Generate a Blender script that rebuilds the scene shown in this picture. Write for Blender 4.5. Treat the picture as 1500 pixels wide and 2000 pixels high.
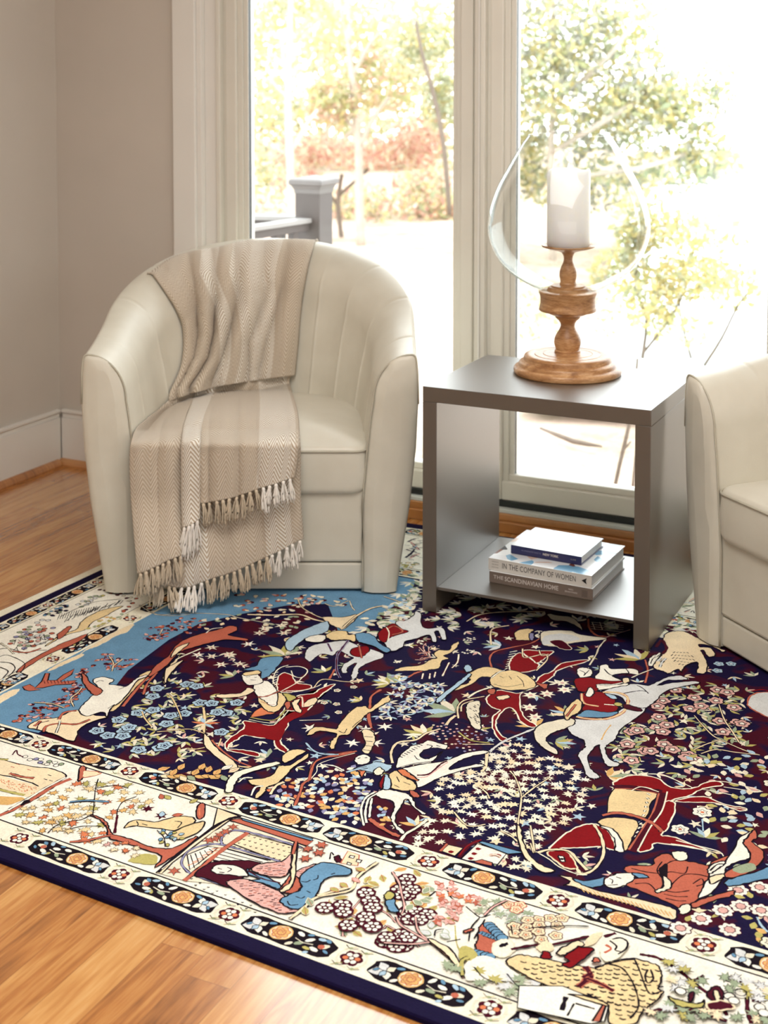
import bpy, bmesh, math, random
from mathutils import Vector, Matrix
from mathutils.bvhtree import BVHTree
for o in list(bpy.data.objects): bpy.data.objects.remove(o)
S = bpy.context.scene
COL = S.collection
random.seed(7)
sin, cos, PI = math.sin, math.cos, math.pi

# ---------------------------------------------------------------- camera, light, exposure
FPX, PITCH, YP, CXP, CAMH, YAW = 2800.0, 0.056, 284.0, 750.0, 1.448, 0.45
cam = bpy.data.cameras.new('camera'); camo = bpy.data.objects.new('camera', cam); COL.objects.link(camo)
camo.location = (0, 0, CAMH); camo.rotation_euler = (PI/2 - PITCH, 0, YAW)
cam.sensor_fit = 'HORIZONTAL'; cam.sensor_width = 24; cam.lens = 24*FPX/1500
cam.shift_x = 0; cam.shift_y = -(1000-YP)/1500
cam.clip_start = .05; cam.clip_end = 300
cam.dof.use_dof = True; cam.dof.focus_distance = 3.0; cam.dof.aperture_fstop = 4.5
S.camera = camo
S.view_settings.view_transform = 'Standard'; S.view_settings.look = 'None'
S.view_settings.gamma = 1; S.view_settings.use_curve_mapping = False
S.view_settings.exposure = 0.18
W = bpy.data.worlds.new('sky'); S.world = W; W.use_nodes = True
bg = W.node_tree.nodes['Background']; bg.inputs[0].default_value = (0.93, 0.97, 1.0, 1); bg.inputs[1].default_value = 5.4

def area(name, loc, target, sx, sy, power, color):
    l = bpy.data.lights.new(name, 'AREA'); l.shape = 'RECTANGLE'; l.size = sx; l.size_y = sy; l.energy = power; l.color = color
    o = bpy.data.objects.new(name, l); COL.objects.link(o); o.location = loc
    o.rotation_euler = (Vector(target)-Vector(loc)).to_track_quat('-Z', 'Y').to_euler()
    return o
# added fill lamps behind, right of the camera and overhead, to brighten the room
area('rear_fill_light', (0.6, -2.6, 1.7), (-1.2, 3.0, 0.3), 3.0, 1.8, 24, (.97, .98, 1.0))
area('side_fill_light', (2.9, 1.6, 1.7), (-1.5, 2.8, 0.2), 2.0, 1.8, 24, (.97, .98, 1.0))
area('overhead_fill_light', (-0.9, 1.9, 2.62), (-0.9, 2.0, 0), 1.6, 1.6, 46, (1.0, .99, .97))

# ---------------------------------------------------------------- helpers
_cy, _sy, _cp, _sp = cos(YAW), sin(YAW), cos(PITCH), sin(PITCH)
O = Vector((0, 0, CAMH))
def ray(px, py):
    X = (px-CXP)/FPX; Z = -(py-YP)/FPX
    Y = _cp+_sp*Z; z = -_sp+_cp*Z
    return Vector((_cy*X-_sy*Y, _sy*X+_cy*Y, z))
def onz(px, py, z=0.0):
    d = ray(px, py); return O+d*((z-CAMH)/d.z)
def ony(px, py, Y):
    d = ray(px, py); return O+d*(Y/d.y)
def proj(P):
    x, y, z = P[0], P[1], P[2]-CAMH
    X = _cy*x+_sy*y; Y = -_sy*x+_cy*y
    D = _cp*Y-_sp*z; Zc = _sp*Y+_cp*z
    return (CXP+FPX*X/D, YP-FPX*Zc/D)

def lin(c):
    f = lambda v: v/12.92 if v <= .04045 else ((v+.055)/1.055)**2.4
    return tuple(f(v/255.0) for v in c)+(1,)
class NT:
    def __init__(s, name):
        s.m = bpy.data.materials.new(name); s.m.use_nodes = True; s.t = s.m.node_tree
        s.b = s.t.nodes['Principled BSDF']; s.out = s.t.nodes['Material Output']
    def n(s, typ, **kw):
        nd = s.t.nodes.new(typ)
        for k, v in kw.items():
            if k.startswith('i_'):
                key = k[2:]
                key = int(key) if key.isdigit() else key.replace('_', ' ')
                nd.inputs[key].default_value = v
            else: setattr(nd, k, v)
        return nd
    def l(s, a, b): s.t.links.new(a, b)
    def math(s, op, a, b=None):
        nd = s.t.nodes.new('ShaderNodeMath'); nd.operation = op
        for i, v in enumerate((a, b)):
            if v is None: continue
            if isinstance(v, (int, float)): nd.inputs[i].default_value = v
            else: s.l(v, nd.inputs[i])
        return nd.outputs[0]
    def ramp(s, fac, stops, interp='LINEAR'):
        r = s.t.nodes.new('ShaderNodeValToRGB'); r.color_ramp.interpolation = interp
        e = r.color_ramp.elements
        while len(e) < len(stops): e.new(.5)
        for i, (p, c) in enumerate(stops): e[i].position = p; e[i].color = c
        s.l(fac, r.inputs[0]); return r.outputs[0]
    def bump(s, h, strength=.3, dist=.002):
        b = s.t.nodes.new('ShaderNodeBump'); b.inputs['Strength'].default_value = strength; b.inputs['Distance'].default_value = dist
        s.l(h, b.inputs['Height']); s.l(b.outputs[0], s.b.inputs['Normal'])
    def base(s, c=None, rough=.5, spec=.5, sock=None):
        if c is not None: s.b.inputs['Base Color'].default_value = lin(c) if len(c) == 3 else c
        if sock is not None: s.l(sock, s.b.inputs['Base Color'])
        s.b.inputs['Roughness'].default_value = rough; s.b.inputs['Specular IOR Level'].default_value = spec
def plain(name, c, rough=.5, spec=.5, noise=.04, scale=30, bump=0, bscale=200, bdist=.001):
    t = NT(name); c1 = lin(c)
    tc = t.n('ShaderNodeTexCoord'); nz = t.n('ShaderNodeTexNoise', i_Scale=scale, i_Detail=3.0); t.l(tc.outputs['Object'], nz.inputs['Vector'])
    a = tuple(max(0, v*(1-noise*1.6)) for v in c1[:3])+(1,); b = tuple(min(1, v*(1+noise*1.6)) for v in c1[:3])+(1,)
    t.base(rough=rough, spec=spec, sock=t.ramp(nz.outputs[0], [(.3, a), (.7, b)]))
    if bump:
        n2 = t.n('ShaderNodeTexNoise', i_Scale=bscale, i_Detail=2.0); t.l(tc.outputs['Object'], n2.inputs['Vector']); t.bump(n2.outputs[0], bump, bdist)
    return t.m

def link_mesh(name, verts, faces, mats, parent=None, smooth=False, midx=None, uvs=None):
    me = bpy.data.meshes.new(name); me.from_pydata([tuple(v) for v in verts], [], faces)
    for m in (mats if isinstance(mats, (list, tuple)) else [mats]): me.materials.append(m)
    if midx: me.polygons.foreach_set('material_index', midx)
    if uvs:
        ul = me.uv_layers.new(name='UVMap')
        for p in me.polygons:
            for li, vi in zip(p.loop_indices, p.vertices): ul.data[li].uv = uvs[vi]
    if smooth: me.polygons.foreach_set('use_smooth', [True]*len(me.polygons))
    me.update()
    o = bpy.data.objects.new(name, me); COL.objects.link(o)
    if parent: o.parent = parent
    return o
def bmo(name, bm, mats, parent=None, smooth=False, angle=None):
    me = bpy.data.meshes.new(name); bm.normal_update(); bm.to_mesh(me); bm.free()
    for m in (mats if isinstance(mats, (list, tuple)) else [mats]): me.materials.append(m)
    if smooth:
        me.polygons.foreach_set('use_smooth', [True]*len(me.polygons))
        if angle:
            me.set_sharp_from_angle(angle=angle)
            for p in me.polygons:
                if max(abs(c) for c in p.normal) > .9995: p.use_smooth = False
    o = bpy.data.objects.new(name, me); COL.objects.link(o)
    if parent: o.parent = parent
    return o
def add_box(bm, x0, x1, y0, y1, z0, z1, bev=0, seg=2, mi=0):
    r = bmesh.ops.create_cube(bm, size=1); vs = r['verts']
    for v in vs:
        v.co = Vector(((x0+x1)/2+v.co.x*(x1-x0), (y0+y1)/2+v.co.y*(y1-y0), (z0+z1)/2+v.co.z*(z1-z0)))
    fs = set(f for v in vs for f in v.link_faces)
    for f in fs: f.material_index = mi
    if bev: bmesh.ops.bevel(bm, geom=list(set(e for f in fs for e in f.edges)), offset=bev, segments=seg, affect='EDGES', profile=.5)
def boxo(name, x0, x1, y0, y1, z0, z1, mat, parent=None, bev=.002, kind=None):
    bm = bmesh.new(); add_box(bm, x0, x1, y0, y1, z0, z1, bev); o = bmo(name, bm, mat, parent, smooth=bool(bev), angle=.6)
    if kind: o['kind'] = kind
    return o
def tube(bm, pts, r, seg=8, cap=True):
    pts = [Vector(p) for p in pts]; rings = []
    n = len(pts); rr = r if isinstance(r, (list, tuple)) else [r]*n
    up = Vector((0, 0, 1))
    for i, p in enumerate(pts):
        t = (pts[min(i+1, n-1)]-pts[max(i-1, 0)]).normalized()
        a = t.cross(up)
        if a.length < 1e-3: a = t.cross(Vector((1, 0, 0)))
        a.normalize(); b = t.cross(a)
        rings.append([bm.verts.new(p+(a*cos(2*PI*k/seg)+b*sin(2*PI*k/seg))*rr[i]) for k in range(seg)])
    for i in range(n-1):
        for k in range(seg): bm.faces.new((rings[i][k], rings[i][(k+1) % seg], rings[i+1][(k+1) % seg], rings[i+1][k]))
    if cap:
        bm.faces.new(rings[0][::-1]); bm.faces.new(rings[-1])
def lathe(bm, prof, cx=0, cy=0, seg=64, closed=False):
    rings = []
    for r, z in prof:
        if r < 1e-6: rings.append([bm.verts.new((cx, cy, z))])
        else: rings.append([bm.verts.new((cx+r*cos(2*PI*k/seg), cy+r*sin(2*PI*k/seg), z)) for k in range(seg)])
    pairs = list(zip(rings, rings[1:]))
    if closed: pairs.append((rings[-1], rings[0]))
    for a, b in pairs:
        for k in range(seg):
            k2 = (k+1) % seg
            f = [a[k % len(a)], a[k2 % len(a)], b[k2 % len(b)], b[k % len(b)]]
            f2 = []
            for v in f:
                if v not in f2: f2.append(v)
            if len(f2) > 2: bm.faces.new(f2)
def catmull(P, n=6, closed=False):
    P = [tuple(p) for p in P]; m = len(P); out = []
    rng = range(m) if closed else range(m-1)
    for i in rng:
        if closed: a, b, c, d = P[(i-1) % m], P[i], P[(i+1) % m], P[(i+2) % m]
        else: a, b, c, d = P[max(i-1, 0)], P[i], P[i+1], P[min(i+2, m-1)]
        for k in range(n):
            t = k/n
            out.append(tuple(.5*((2*b[j])+(-a[j]+c[j])*t+(2*a[j]-5*b[j]+4*c[j]-d[j])*t*t+(-a[j]+3*b[j]-3*c[j]+d[j])*t**3) for j in range(len(b))))
    if not closed: out.append(P[-1])
    return out
def empty(name, loc=(0, 0, 0), rz=0):
    o = bpy.data.objects.new(name, None); COL.objects.link(o); o.location = loc; o.rotation_euler = (0, 0, rz); o.empty_display_size = .1; return o
def tag(o, label, cat, group=None, kind=None):
    o['label'] = label; o['category'] = cat
    if group: o['group'] = group
    if kind: o['kind'] = kind
    return o
def copy_tree(o, parent=None):
    c = o.copy(); COL.objects.link(c); c.parent = parent
    for ch in list(o.children): copy_tree(ch, c)
    return c
def interp(x, pts):
    if x <= pts[0][0]: return pts[0][1]
    for (a, b), (c, d) in zip(pts, pts[1:]):
        if x <= c: return b+(d-b)*(x-a)/(c-a)
    return pts[-1][1]

# ---------------------------------------------------------------- room materials
M_wall = plain('wall_paint', (206, 198, 187), .75, .25, .015, 3, .05, 300, .0005)
M_trim = plain('white_trim_paint', (236, 233, 226), .35, .5, .01, 5)
M_frame = plain('window_frame_vinyl', (228, 224, 212), .4, .5, .01, 5)
M_ceil = plain('ceiling_paint', (235, 232, 226), .9, .2, .01, 3)
M_gasket = plain('dark_gasket', (30, 34, 34), .4, .5, .02)
M_alu = plain('pale_sill_metal', (215, 220, 216), .3, .5, .02)

def wood_mat(name, cols, plank_w=.083, plank_l=1.1, rough=.22, grain=1.0, spec=.8, rot=True, seam=.35):
    t = NT(name); tc = t.n('ShaderNodeTexCoord')
    sep = t.n('ShaderNodeSeparateXYZ'); t.l(tc.outputs['Object'], sep.inputs[0])
    x, y = (sep.outputs[0], sep.outputs[1]) if rot else (sep.outputs[1], sep.outputs[0])   # planks run along y
    row = t.math('FLOOR', t.math('DIVIDE', x, plank_w))
    wn = t.n('ShaderNodeTexWhiteNoise', noise_dimensions='1D'); t.l(row, wn.inputs['W'])
    yy = t.math('ADD', y, t.math('MULTIPLY', wn.outputs[0], 7.3))
    colm = t.math('FLOOR', t.math('DIVIDE', yy, plank_l))
    cb = t.n('ShaderNodeCombineXYZ'); t.l(row, cb.inputs[0]); t.l(colm, cb.inputs[1])
    w2 = t.n('ShaderNodeTexWhiteNoise', noise_dimensions='2D'); t.l(cb.outputs[0], w2.inputs['Vector'])
    # grain space: stretched along y, offset by plank
    g = t.n('ShaderNodeCombineXYZ')
    t.l(t.math('ADD', x, t.math('MULTIPLY', w2.outputs[0], 13.0)), g.inputs[0]); t.l(t.math('MULTIPLY', yy, .07), g.inputs[1])
    n1 = t.n('ShaderNodeTexNoise', i_Scale=11.0, i_Detail=4.0, i_Roughness=.55, i_Distortion=.7); t.l(g.outputs[0], n1.inputs['Vector'])
    wv = t.math('FRACT', t.math('MULTIPLY', n1.outputs[0], 9.0))
    wv = t.math('ABSOLUTE', t.math('SUBTRACT', t.math('MULTIPLY', wv, 2), 1))
    n2 = t.n('ShaderNodeTexNoise', i_Scale=150.0, i_Detail=3.0, i_Roughness=.6); t.l(g.outputs[0], n2.inputs['Vector'])
    n3 = t.n('ShaderNodeTexNoise', i_Scale=5.0, i_Detail=2.0); t.l(g.outputs[0], n3.inputs['Vector'])
    v = t.math('ADD', t.math('MULTIPLY', wv, .20*grain), t.math('MULTIPLY', n2.outputs[0], .42*grain))
    v = t.math('ADD', v, t.math('MULTIPLY', w2.outputs[0], .24))
    v = t.math('ADD', v, t.math('MULTIPLY', n3.outputs[0], .80))
    v = t.math('SUBTRACT', v, .40)
    c = t.ramp(v, [(.10, lin(cols[0])), (.38, lin(cols[1])), (.62, lin(cols[2])), (.9, lin(cols[3]))])
    fx = t.math('FRACT', t.math('DIVIDE', x, plank_w)); fx = t.math('ABSOLUTE', t.math('SUBTRACT', fx, .5))
    fy = t.math('FRACT', t.math('DIVIDE', yy, plank_l)); fy = t.math('ABSOLUTE', t.math('SUBTRACT', fy, .5))
    s1 = t.math('GREATER_THAN', fx, .5-.0010/plank_w); s2 = t.math('GREATER_THAN', fy, .5-.0010/plank_l)
    sm = t.math('MULTIPLY', t.math('MAXIMUM', s1, s2), seam)
    mx = t.n('ShaderNodeMixRGB', blend_type='MULTIPLY'); t.l(sm, mx.inputs[0]); t.l(c, mx.inputs[1]); mx.inputs[2].default_value = (.25, .13, .06, 1)
    t.base(sock=mx.outputs[0], rough=rough, spec=spec)
    t.b.inputs['Coat Weight'].default_value = .8; t.b.inputs['Coat Roughness'].default_value = .16; t.b.inputs['Coat IOR'].default_value = 1.6
    h = t.math('SUBTRACT', t.math('MULTIPLY', n2.outputs[0], .3), sm); t.bump(h, .25, .0008)
    return t.m
M_floor = wood_mat('oak_strip_floor', [(110, 62, 26), (186, 120, 58), (216, 158, 90), (232, 186, 124)])
M_oak = wood_mat('oak_threshold', [(120, 68, 30), (176, 112, 56), (200, 138, 76), (216, 162, 100)], plank_w=.4, plank_l=5, rot=False, rough=.4)

# ---------------------------------------------------------------- the setting
WY, WX, BH = 4.126, -3.301, .204
CEIL = 2.75
boxo('floor', WX-.1, 3.2, -3.0, WY+.02, -.05, 0, M_floor, bev=0, kind='structure')
boxo('ceiling', WX-.1, 3.2, -3.0, WY+.2, CEIL, CEIL+.1, M_ceil, bev=0, kind='structure')
boxo('wall_left', WX-.12, WX, -3.0, WY+.18, 0, CEIL, M_wall, bev=0, kind='structure')
boxo('wall_right', 3.2, 3.3, -3.0, WY+.18, 0, CEIL, M_wall, bev=0, kind='structure')
boxo('wall_rear', WX-.1, 3.3, -3.1, -3.0, 0, CEIL, M_wall, bev=0, kind='structure')
WTOP = 2.42
WIN_R = 2.4
bm = bmesh.new()
add_box(bm, WX, -2.70, WY, WY+.16, 0, CEIL); add_box(bm, -2.70, WIN_R, WY, WY+.16, WTOP, CEIL); add_box(bm, WIN_R, 3.2, WY, WY+.16, 0, CEIL)
add_box(bm, -2.70, WIN_R, WY+.03, WY+.16, -.05, .05)
bmo('wall_window_side', bm, M_wall)['kind'] = 'structure'

def baseboard(name, pts_dir, a, b, c, d):
    bm = bmesh.new()
    if pts_dir == 'y':      # along the left wall
        add_box(bm, WX, WX+.016, a, b, .0, BH-.03, .001); add_box(bm, WX, WX+.011, a, b, BH-.03, BH-.012, .002); add_box(bm, WX, WX+.018, a, b, BH-.012, BH, .003)
    else:
        add_box(bm, a, b, WY-.016, WY, .0, BH-.03, .001); add_box(bm, a, b, WY-.011, WY, BH-.03, BH-.012, .002); add_box(bm, a, b, WY-.018, WY, BH-.012, BH, .003)
    o = bmo(name, bm, M_trim, smooth=True, angle=.6); o['kind'] = 'structure'
baseboard('baseboard_left', 'y', -3.0, WY-.018, 0, 0)
baseboard('baseboard_window_side', 'x', WX+.0181, -2.787, 0, 0)
def shoe(name, p0, p1, nrm):
    bm = bmesh.new(); prof = [(.016, 0), (.036, 0), (.036, .008), (.031, .018), (.022, .024), (.016, .026)]
    rings = []
    for P in (p0, p1):
        rings.append([bm.verts.new((P[0]+nrm[0]*a, P[1]+nrm[1]*a, b)) for a, b in prof])
    n = len(prof)
    for k in range(n): bm.faces.new((rings[0][k], rings[0][(k+1) % n], rings[1][(k+1) % n], rings[1][k]))
    bm.faces.new(rings[0]); bm.faces.new(rings[1][::-1])
    bmesh.ops.recalc_face_normals(bm, faces=bm.faces)
    o = bmo(name, bm, M_oak); o['kind'] = 'structure'
shoe('trim_1', (WX, -3.0), (WX, WY-.036), (1, 0))
shoe('trim_2', (WX+.016, WY), (-2.787, WY), (0, -1))

# casing, frames
boxo('trim_3', -2.787, -2.697, WY-.022, WY+.02, 0, WTOP+.09, M_trim, bev=.003, kind='structure')
boxo('trim_4', -2.697, WIN_R, WY-.022, WY+.02, WTOP, WTOP+.09, M_trim, bev=.003, kind='structure')
boxo('trim_5', WIN_R, WIN_R+.09, WY-.022, WY+.02, 0, WTOP+.09, M_trim, bev=.003, kind='structure')
# oak sill board under the windows
bm = bmesh.new(); add_box(bm, -2.697, WIN_R, WY-.030, WY+.03, 0, .034, .004); add_box(bm, -2.697, WIN_R, WY-.018, WY+.03, .034, .056, .004)
bmo('trim_6', bm, M_oak, smooth=True, angle=.6)['kind'] = 'structure'

M_glass = NT('clear_pane_glass')
M_glass.t.nodes.remove(M_glass.b)
tr = M_glass.n('ShaderNodeBsdfTransparent'); tr.inputs[0].default_value = (.97, .985, .975, 1)
gl = M_glass.n('ShaderNodeBsdfGlossy', i_Roughness=.02); mx = M_glass.n('ShaderNodeMixShader'); fr = M_glass.n('ShaderNodeFresnel', i_IOR=1.35)
M_glass.l(fr.outputs[0], mx.inputs[0]); M_glass.l(tr.outputs[0], mx.inputs[1]); M_glass.l(gl.outputs[0], mx.inputs[2]); M_glass.l(mx.outputs[0], M_glass.out.inputs[0])
M_pane = M_glass.m

def window(name, x0, x1):
    """fixed tall casement: x0..x1 is the glass; 130 mm stile build-up each side"""
    root = empty(name, ((x0+x1)/2, WY, 0)); root['kind'] = 'structure'
    cx = (x0+x1)/2; h0 = .056; g0 = .165; g1 = WTOP-.12
    def bx(nm, a, b, y0, y1, z0, z1, m, bev=.003):
        o = boxo(nm, a-cx, b-cx, y0, y1, z0, z1, m, bev=bev); o.parent = root; return o
    bm = bmesh.new()
    for s in (-1, 1):
        e = x0 if s < 0 else x1
        def b2(a, b, y0, y1, bev=.002):
            p, q = sorted((e+s*a, e+s*b)); add_box(bm, p-cx, q-cx, y0, y1, h0+.03, WTOP, bev)
        b2(-.004, .012, .045, .085); b2(.012, .03, .035, .09); b2(.03, .072, .022, .09, .004); b2(.072, .084, .03, .09); b2(.084, .1015, .006, .09, .004)
    add_box(bm, x0-cx-.1, x1-cx+.1, .022, .09, g1+.03, WTOP, .004); add_box(bm, x0-cx-.02, x1-cx+.02, .04, .085, g1, g1+.03, .003)
    add_box(bm, x0-cx-.03, x1-cx+.03, .022, .085, h0+.03, g0-.02, .004); add_box(bm, x0-cx-.02, x1-cx+.02, .04, .085, g0-.02, g0, .003)
    o = bmo('window_frame', bm, M_frame, root, smooth=True, angle=.6)
    bm = bmesh.new(); add_box(bm, x0-cx-.1, x1-cx+.1, .012, .05, h0+.012, h0+.03, .001)
    for s in (-1, 1):
        e = (x0 if s < 0 else x1)-cx; p, q = sorted((e-s*.0045, e-s*.001)); add_box(bm, p, q, .05, .066, g0, g1)
    bmo('gasket', bm, M_gasket, root)
    bx('sill', x0-.1, x1+.1, -.012, .05, h0, h0+.012, M_alu, .002).location = (0, 0, 0)
    bm = bmesh.new(); add_box(bm, x0-cx-.004, x1-cx+.004, .062, .068, g0-.004, g1+.004)
    bmo('pane', bm, M_pane, root)
    return root
window('window_1', -2.530, -1.768)
window('window_2', -1.565, -0.785)
window('window_3', -0.582, 0.198)
window('window_4', 0.401, 1.181)
window('window_5', 1.384, 2.164)
# mullion covers between the window units, and the left jamb
def mull(name, a, b):
    bm = bmesh.new(); add_box(bm, a, b, WY+.0, WY+.1, .056, WTOP, .003)
    if b-a > .012: add_box(bm, a+.004, b-.004, WY-.006, WY+.01, .056, WTOP, .003)
    bmo(name, bm, M_trim, smooth=True, angle=.6)['kind'] = 'structure'
bm = bmesh.new(); add_box(bm, -2.697, -2.678, WY-.01, WY+.1, .056, WTOP, .003); add_box(bm, -2.678, -2.6315, WY+.012, WY+.1, .056, WTOP, .003)
bmo('trim_7', bm, M_trim, smooth=True, angle=.6)['kind'] = 'structure'
mull('trim_8', -1.6665, -1.6665+.0005)
# ---------------------------------------------------------------- tub armchairs
def leather():
    t = NT('cream_leather'); tc = t.n('ShaderNodeTexCoord')
    vo = t.n('ShaderNodeTexVoronoi', i_Scale=340.0, feature='DISTANCE_TO_EDGE'); t.l(tc.outputs['Object'], vo.inputs['Vector'])
    nz = t.n('ShaderNodeTexNoise', i_Scale=9.0, i_Detail=3.0); t.l(tc.outputs['Object'], nz.inputs['Vector'])
    c = t.ramp(nz.outputs[0], [(.3, lin((210, 204, 187))), (.7, lin((218, 213, 197)))])
    t.base(sock=c, rough=.42, spec=.5); t.b.inputs['Sheen Weight'].default_value = .05
    h = t.math('ADD', t.math('MULTIPLY', vo.outputs['Distance'], .8), t.math('MULTIPLY', nz.outputs[0], 2.0)); t.bump(h, .22, .0012)
    return t.m
M_leather = leather()
M_seam = plain('leather_seam', (186, 180, 162), .55, .4)
M_black = plain('black_chair_foot', (25, 24, 22), .5)
CHA, CHB, CHY = .452, .33, .47    # half width, straight arm length, depth of the rounded back
def chair_path(s):
    """s 0..1 along the U from left front to right front: point, outward normal"""
    L1 = CHB; L2 = PI*math.sqrt((CHA**2+CHY**2)/2); L = 2*L1+L2; d = s*L
    if d < L1: return Vector((-CHA, d, 0)), Vector((-1, 0, 0)), d
    if d > L1+L2: return Vector((CHA, L-d, 0)), Vector((1, 0, 0)), L-d
    a = PI-(d-L1)/L2*PI
    # even out arc length a little
    p = Vector((CHA*cos(a), CHB+CHY*sin(a), 0)); n = Vector((cos(a)/CHA, sin(a)/CHY, 0)).normalized()
    return p, n, p.y
HPTS = [(0, .655), (.12, .668), (.25, .69), (.36, .72), (.45, .752), (.55, .79), (.65, .828), (.72, .852), (.80, .876)]
HC = catmull(HPTS, 6)
def rim_h(y): return interp(y, HC)
SEAMS = [.075, .20, .295, .375, .455, .545, .625, .705, .80, .925]
def chair_profile(s):
    p, n, y = chair_path(s); h = rim_h(y); q = min(1, max(0, y/.8))
    th = .118+.035*q          # wall thickness at the top
    rz = .125+.03*q           # drop of the rolled top
    bulge = .012
    zs = .245
    pts = []
    for z, d in [(0.004, -.055), (.03, -.052), (.12, -.038), (.25, -.018), (.40, -.002), (.52, .004), (h-.05, .002), (h-.018, -.001)]:
        pts.append((d, z))
    for k in range(1, 4):
        a = k/4*PI/2; pts.append((-.001-.012*(1-cos(a)), h-.018+.018*sin(a)))
    K = 12
    for k in range(0, K+1):
        a = k/K*PI/2
        pts.append((-.013-(th-.013)*sin(a)**1.0, h-rz*(1-cos(a))))
    zi0 = h-rz; di0 = -th
    for k in range(1, 7):
        t = k/6; pts.append((di0-(.03+.05*q)*t**.8-.0, zi0+(zs-zi0)*t))
    for z in (.12, .03, .004): pts.append((di0-(.03+.05*q), z))
    return p, n, pts
def tub_shell():
    n = 420; verts = []; faces = []
    m = len(chair_profile(0)[2])
    for i in range(n+1):
        s = i/n; p, nn, pts = chair_profile(s)
        g = 0
        for q in SEAMS:
            if .03 < q < .97: g = max(g, math.exp(-((s-q)*2.0/.0042)**2))
        for j, (d, z) in enumerate(pts):
            gr = 0
            if j >= 8: gr = g*.0030*min(1, (j-7)/3)
            # puff of each upholstery channel on the inside
            if j > 12:
                ss = sorted([abs(s-q) for q in SEAMS])[0]; gr -= .0025*min(1, ss/.03)
            zz = z-(gr*.8 if 9 <= j <= 22 else 0); dd = d-(gr*.0 if j < 12 else 0)
            if j > 16: dd = d-gr
            verts.append(p+nn*dd+Vector((0, 0, zz)))
    for i in range(n):
        for j in range(m-1):
            a = i*m+j; faces.append((a, a+m, a+m+1, a+1))
    # rounded front faces of the arms
    for end in (0, n):
        sg = -1 if end == 0 else 1
        ring = [end*m+j for j in range(m)]; prev = ring
        for off, dy in ((.006, -.006), (.018, -.011), (.05, -.014)):
            P = [verts[r] for r in ring]; c = Vector((sum(v.x for v in P)/m, 0, sum(v.z for v in P)/m))
            new = []
            for j, v in enumerate(P):
                base = Vector((v.x, v.y+dy, v.z))
                # pull horizontally towards the mid line of the arm face
                cxm = (P[0].x*.5+P[-1].x*.5) if v.z < .3 else c.x
                dx = max(-off, min(off, (cxm-v.x)*.6)); dz = -min(off*.8, off) if v.z > .5 else 0
                base.x += dx; base.z += dz
                verts.append(base); new.append(len(verts)-1)
            for j in range(m-1):
                q = (prev[j], prev[j+1], new[j+1], new[j]); faces.append(q if end == 0 else q[::-1])
            prev = new
        faces.append(tuple(prev[::-1]) if end == 0 else tuple(prev))
    return verts, faces, m, n
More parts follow.
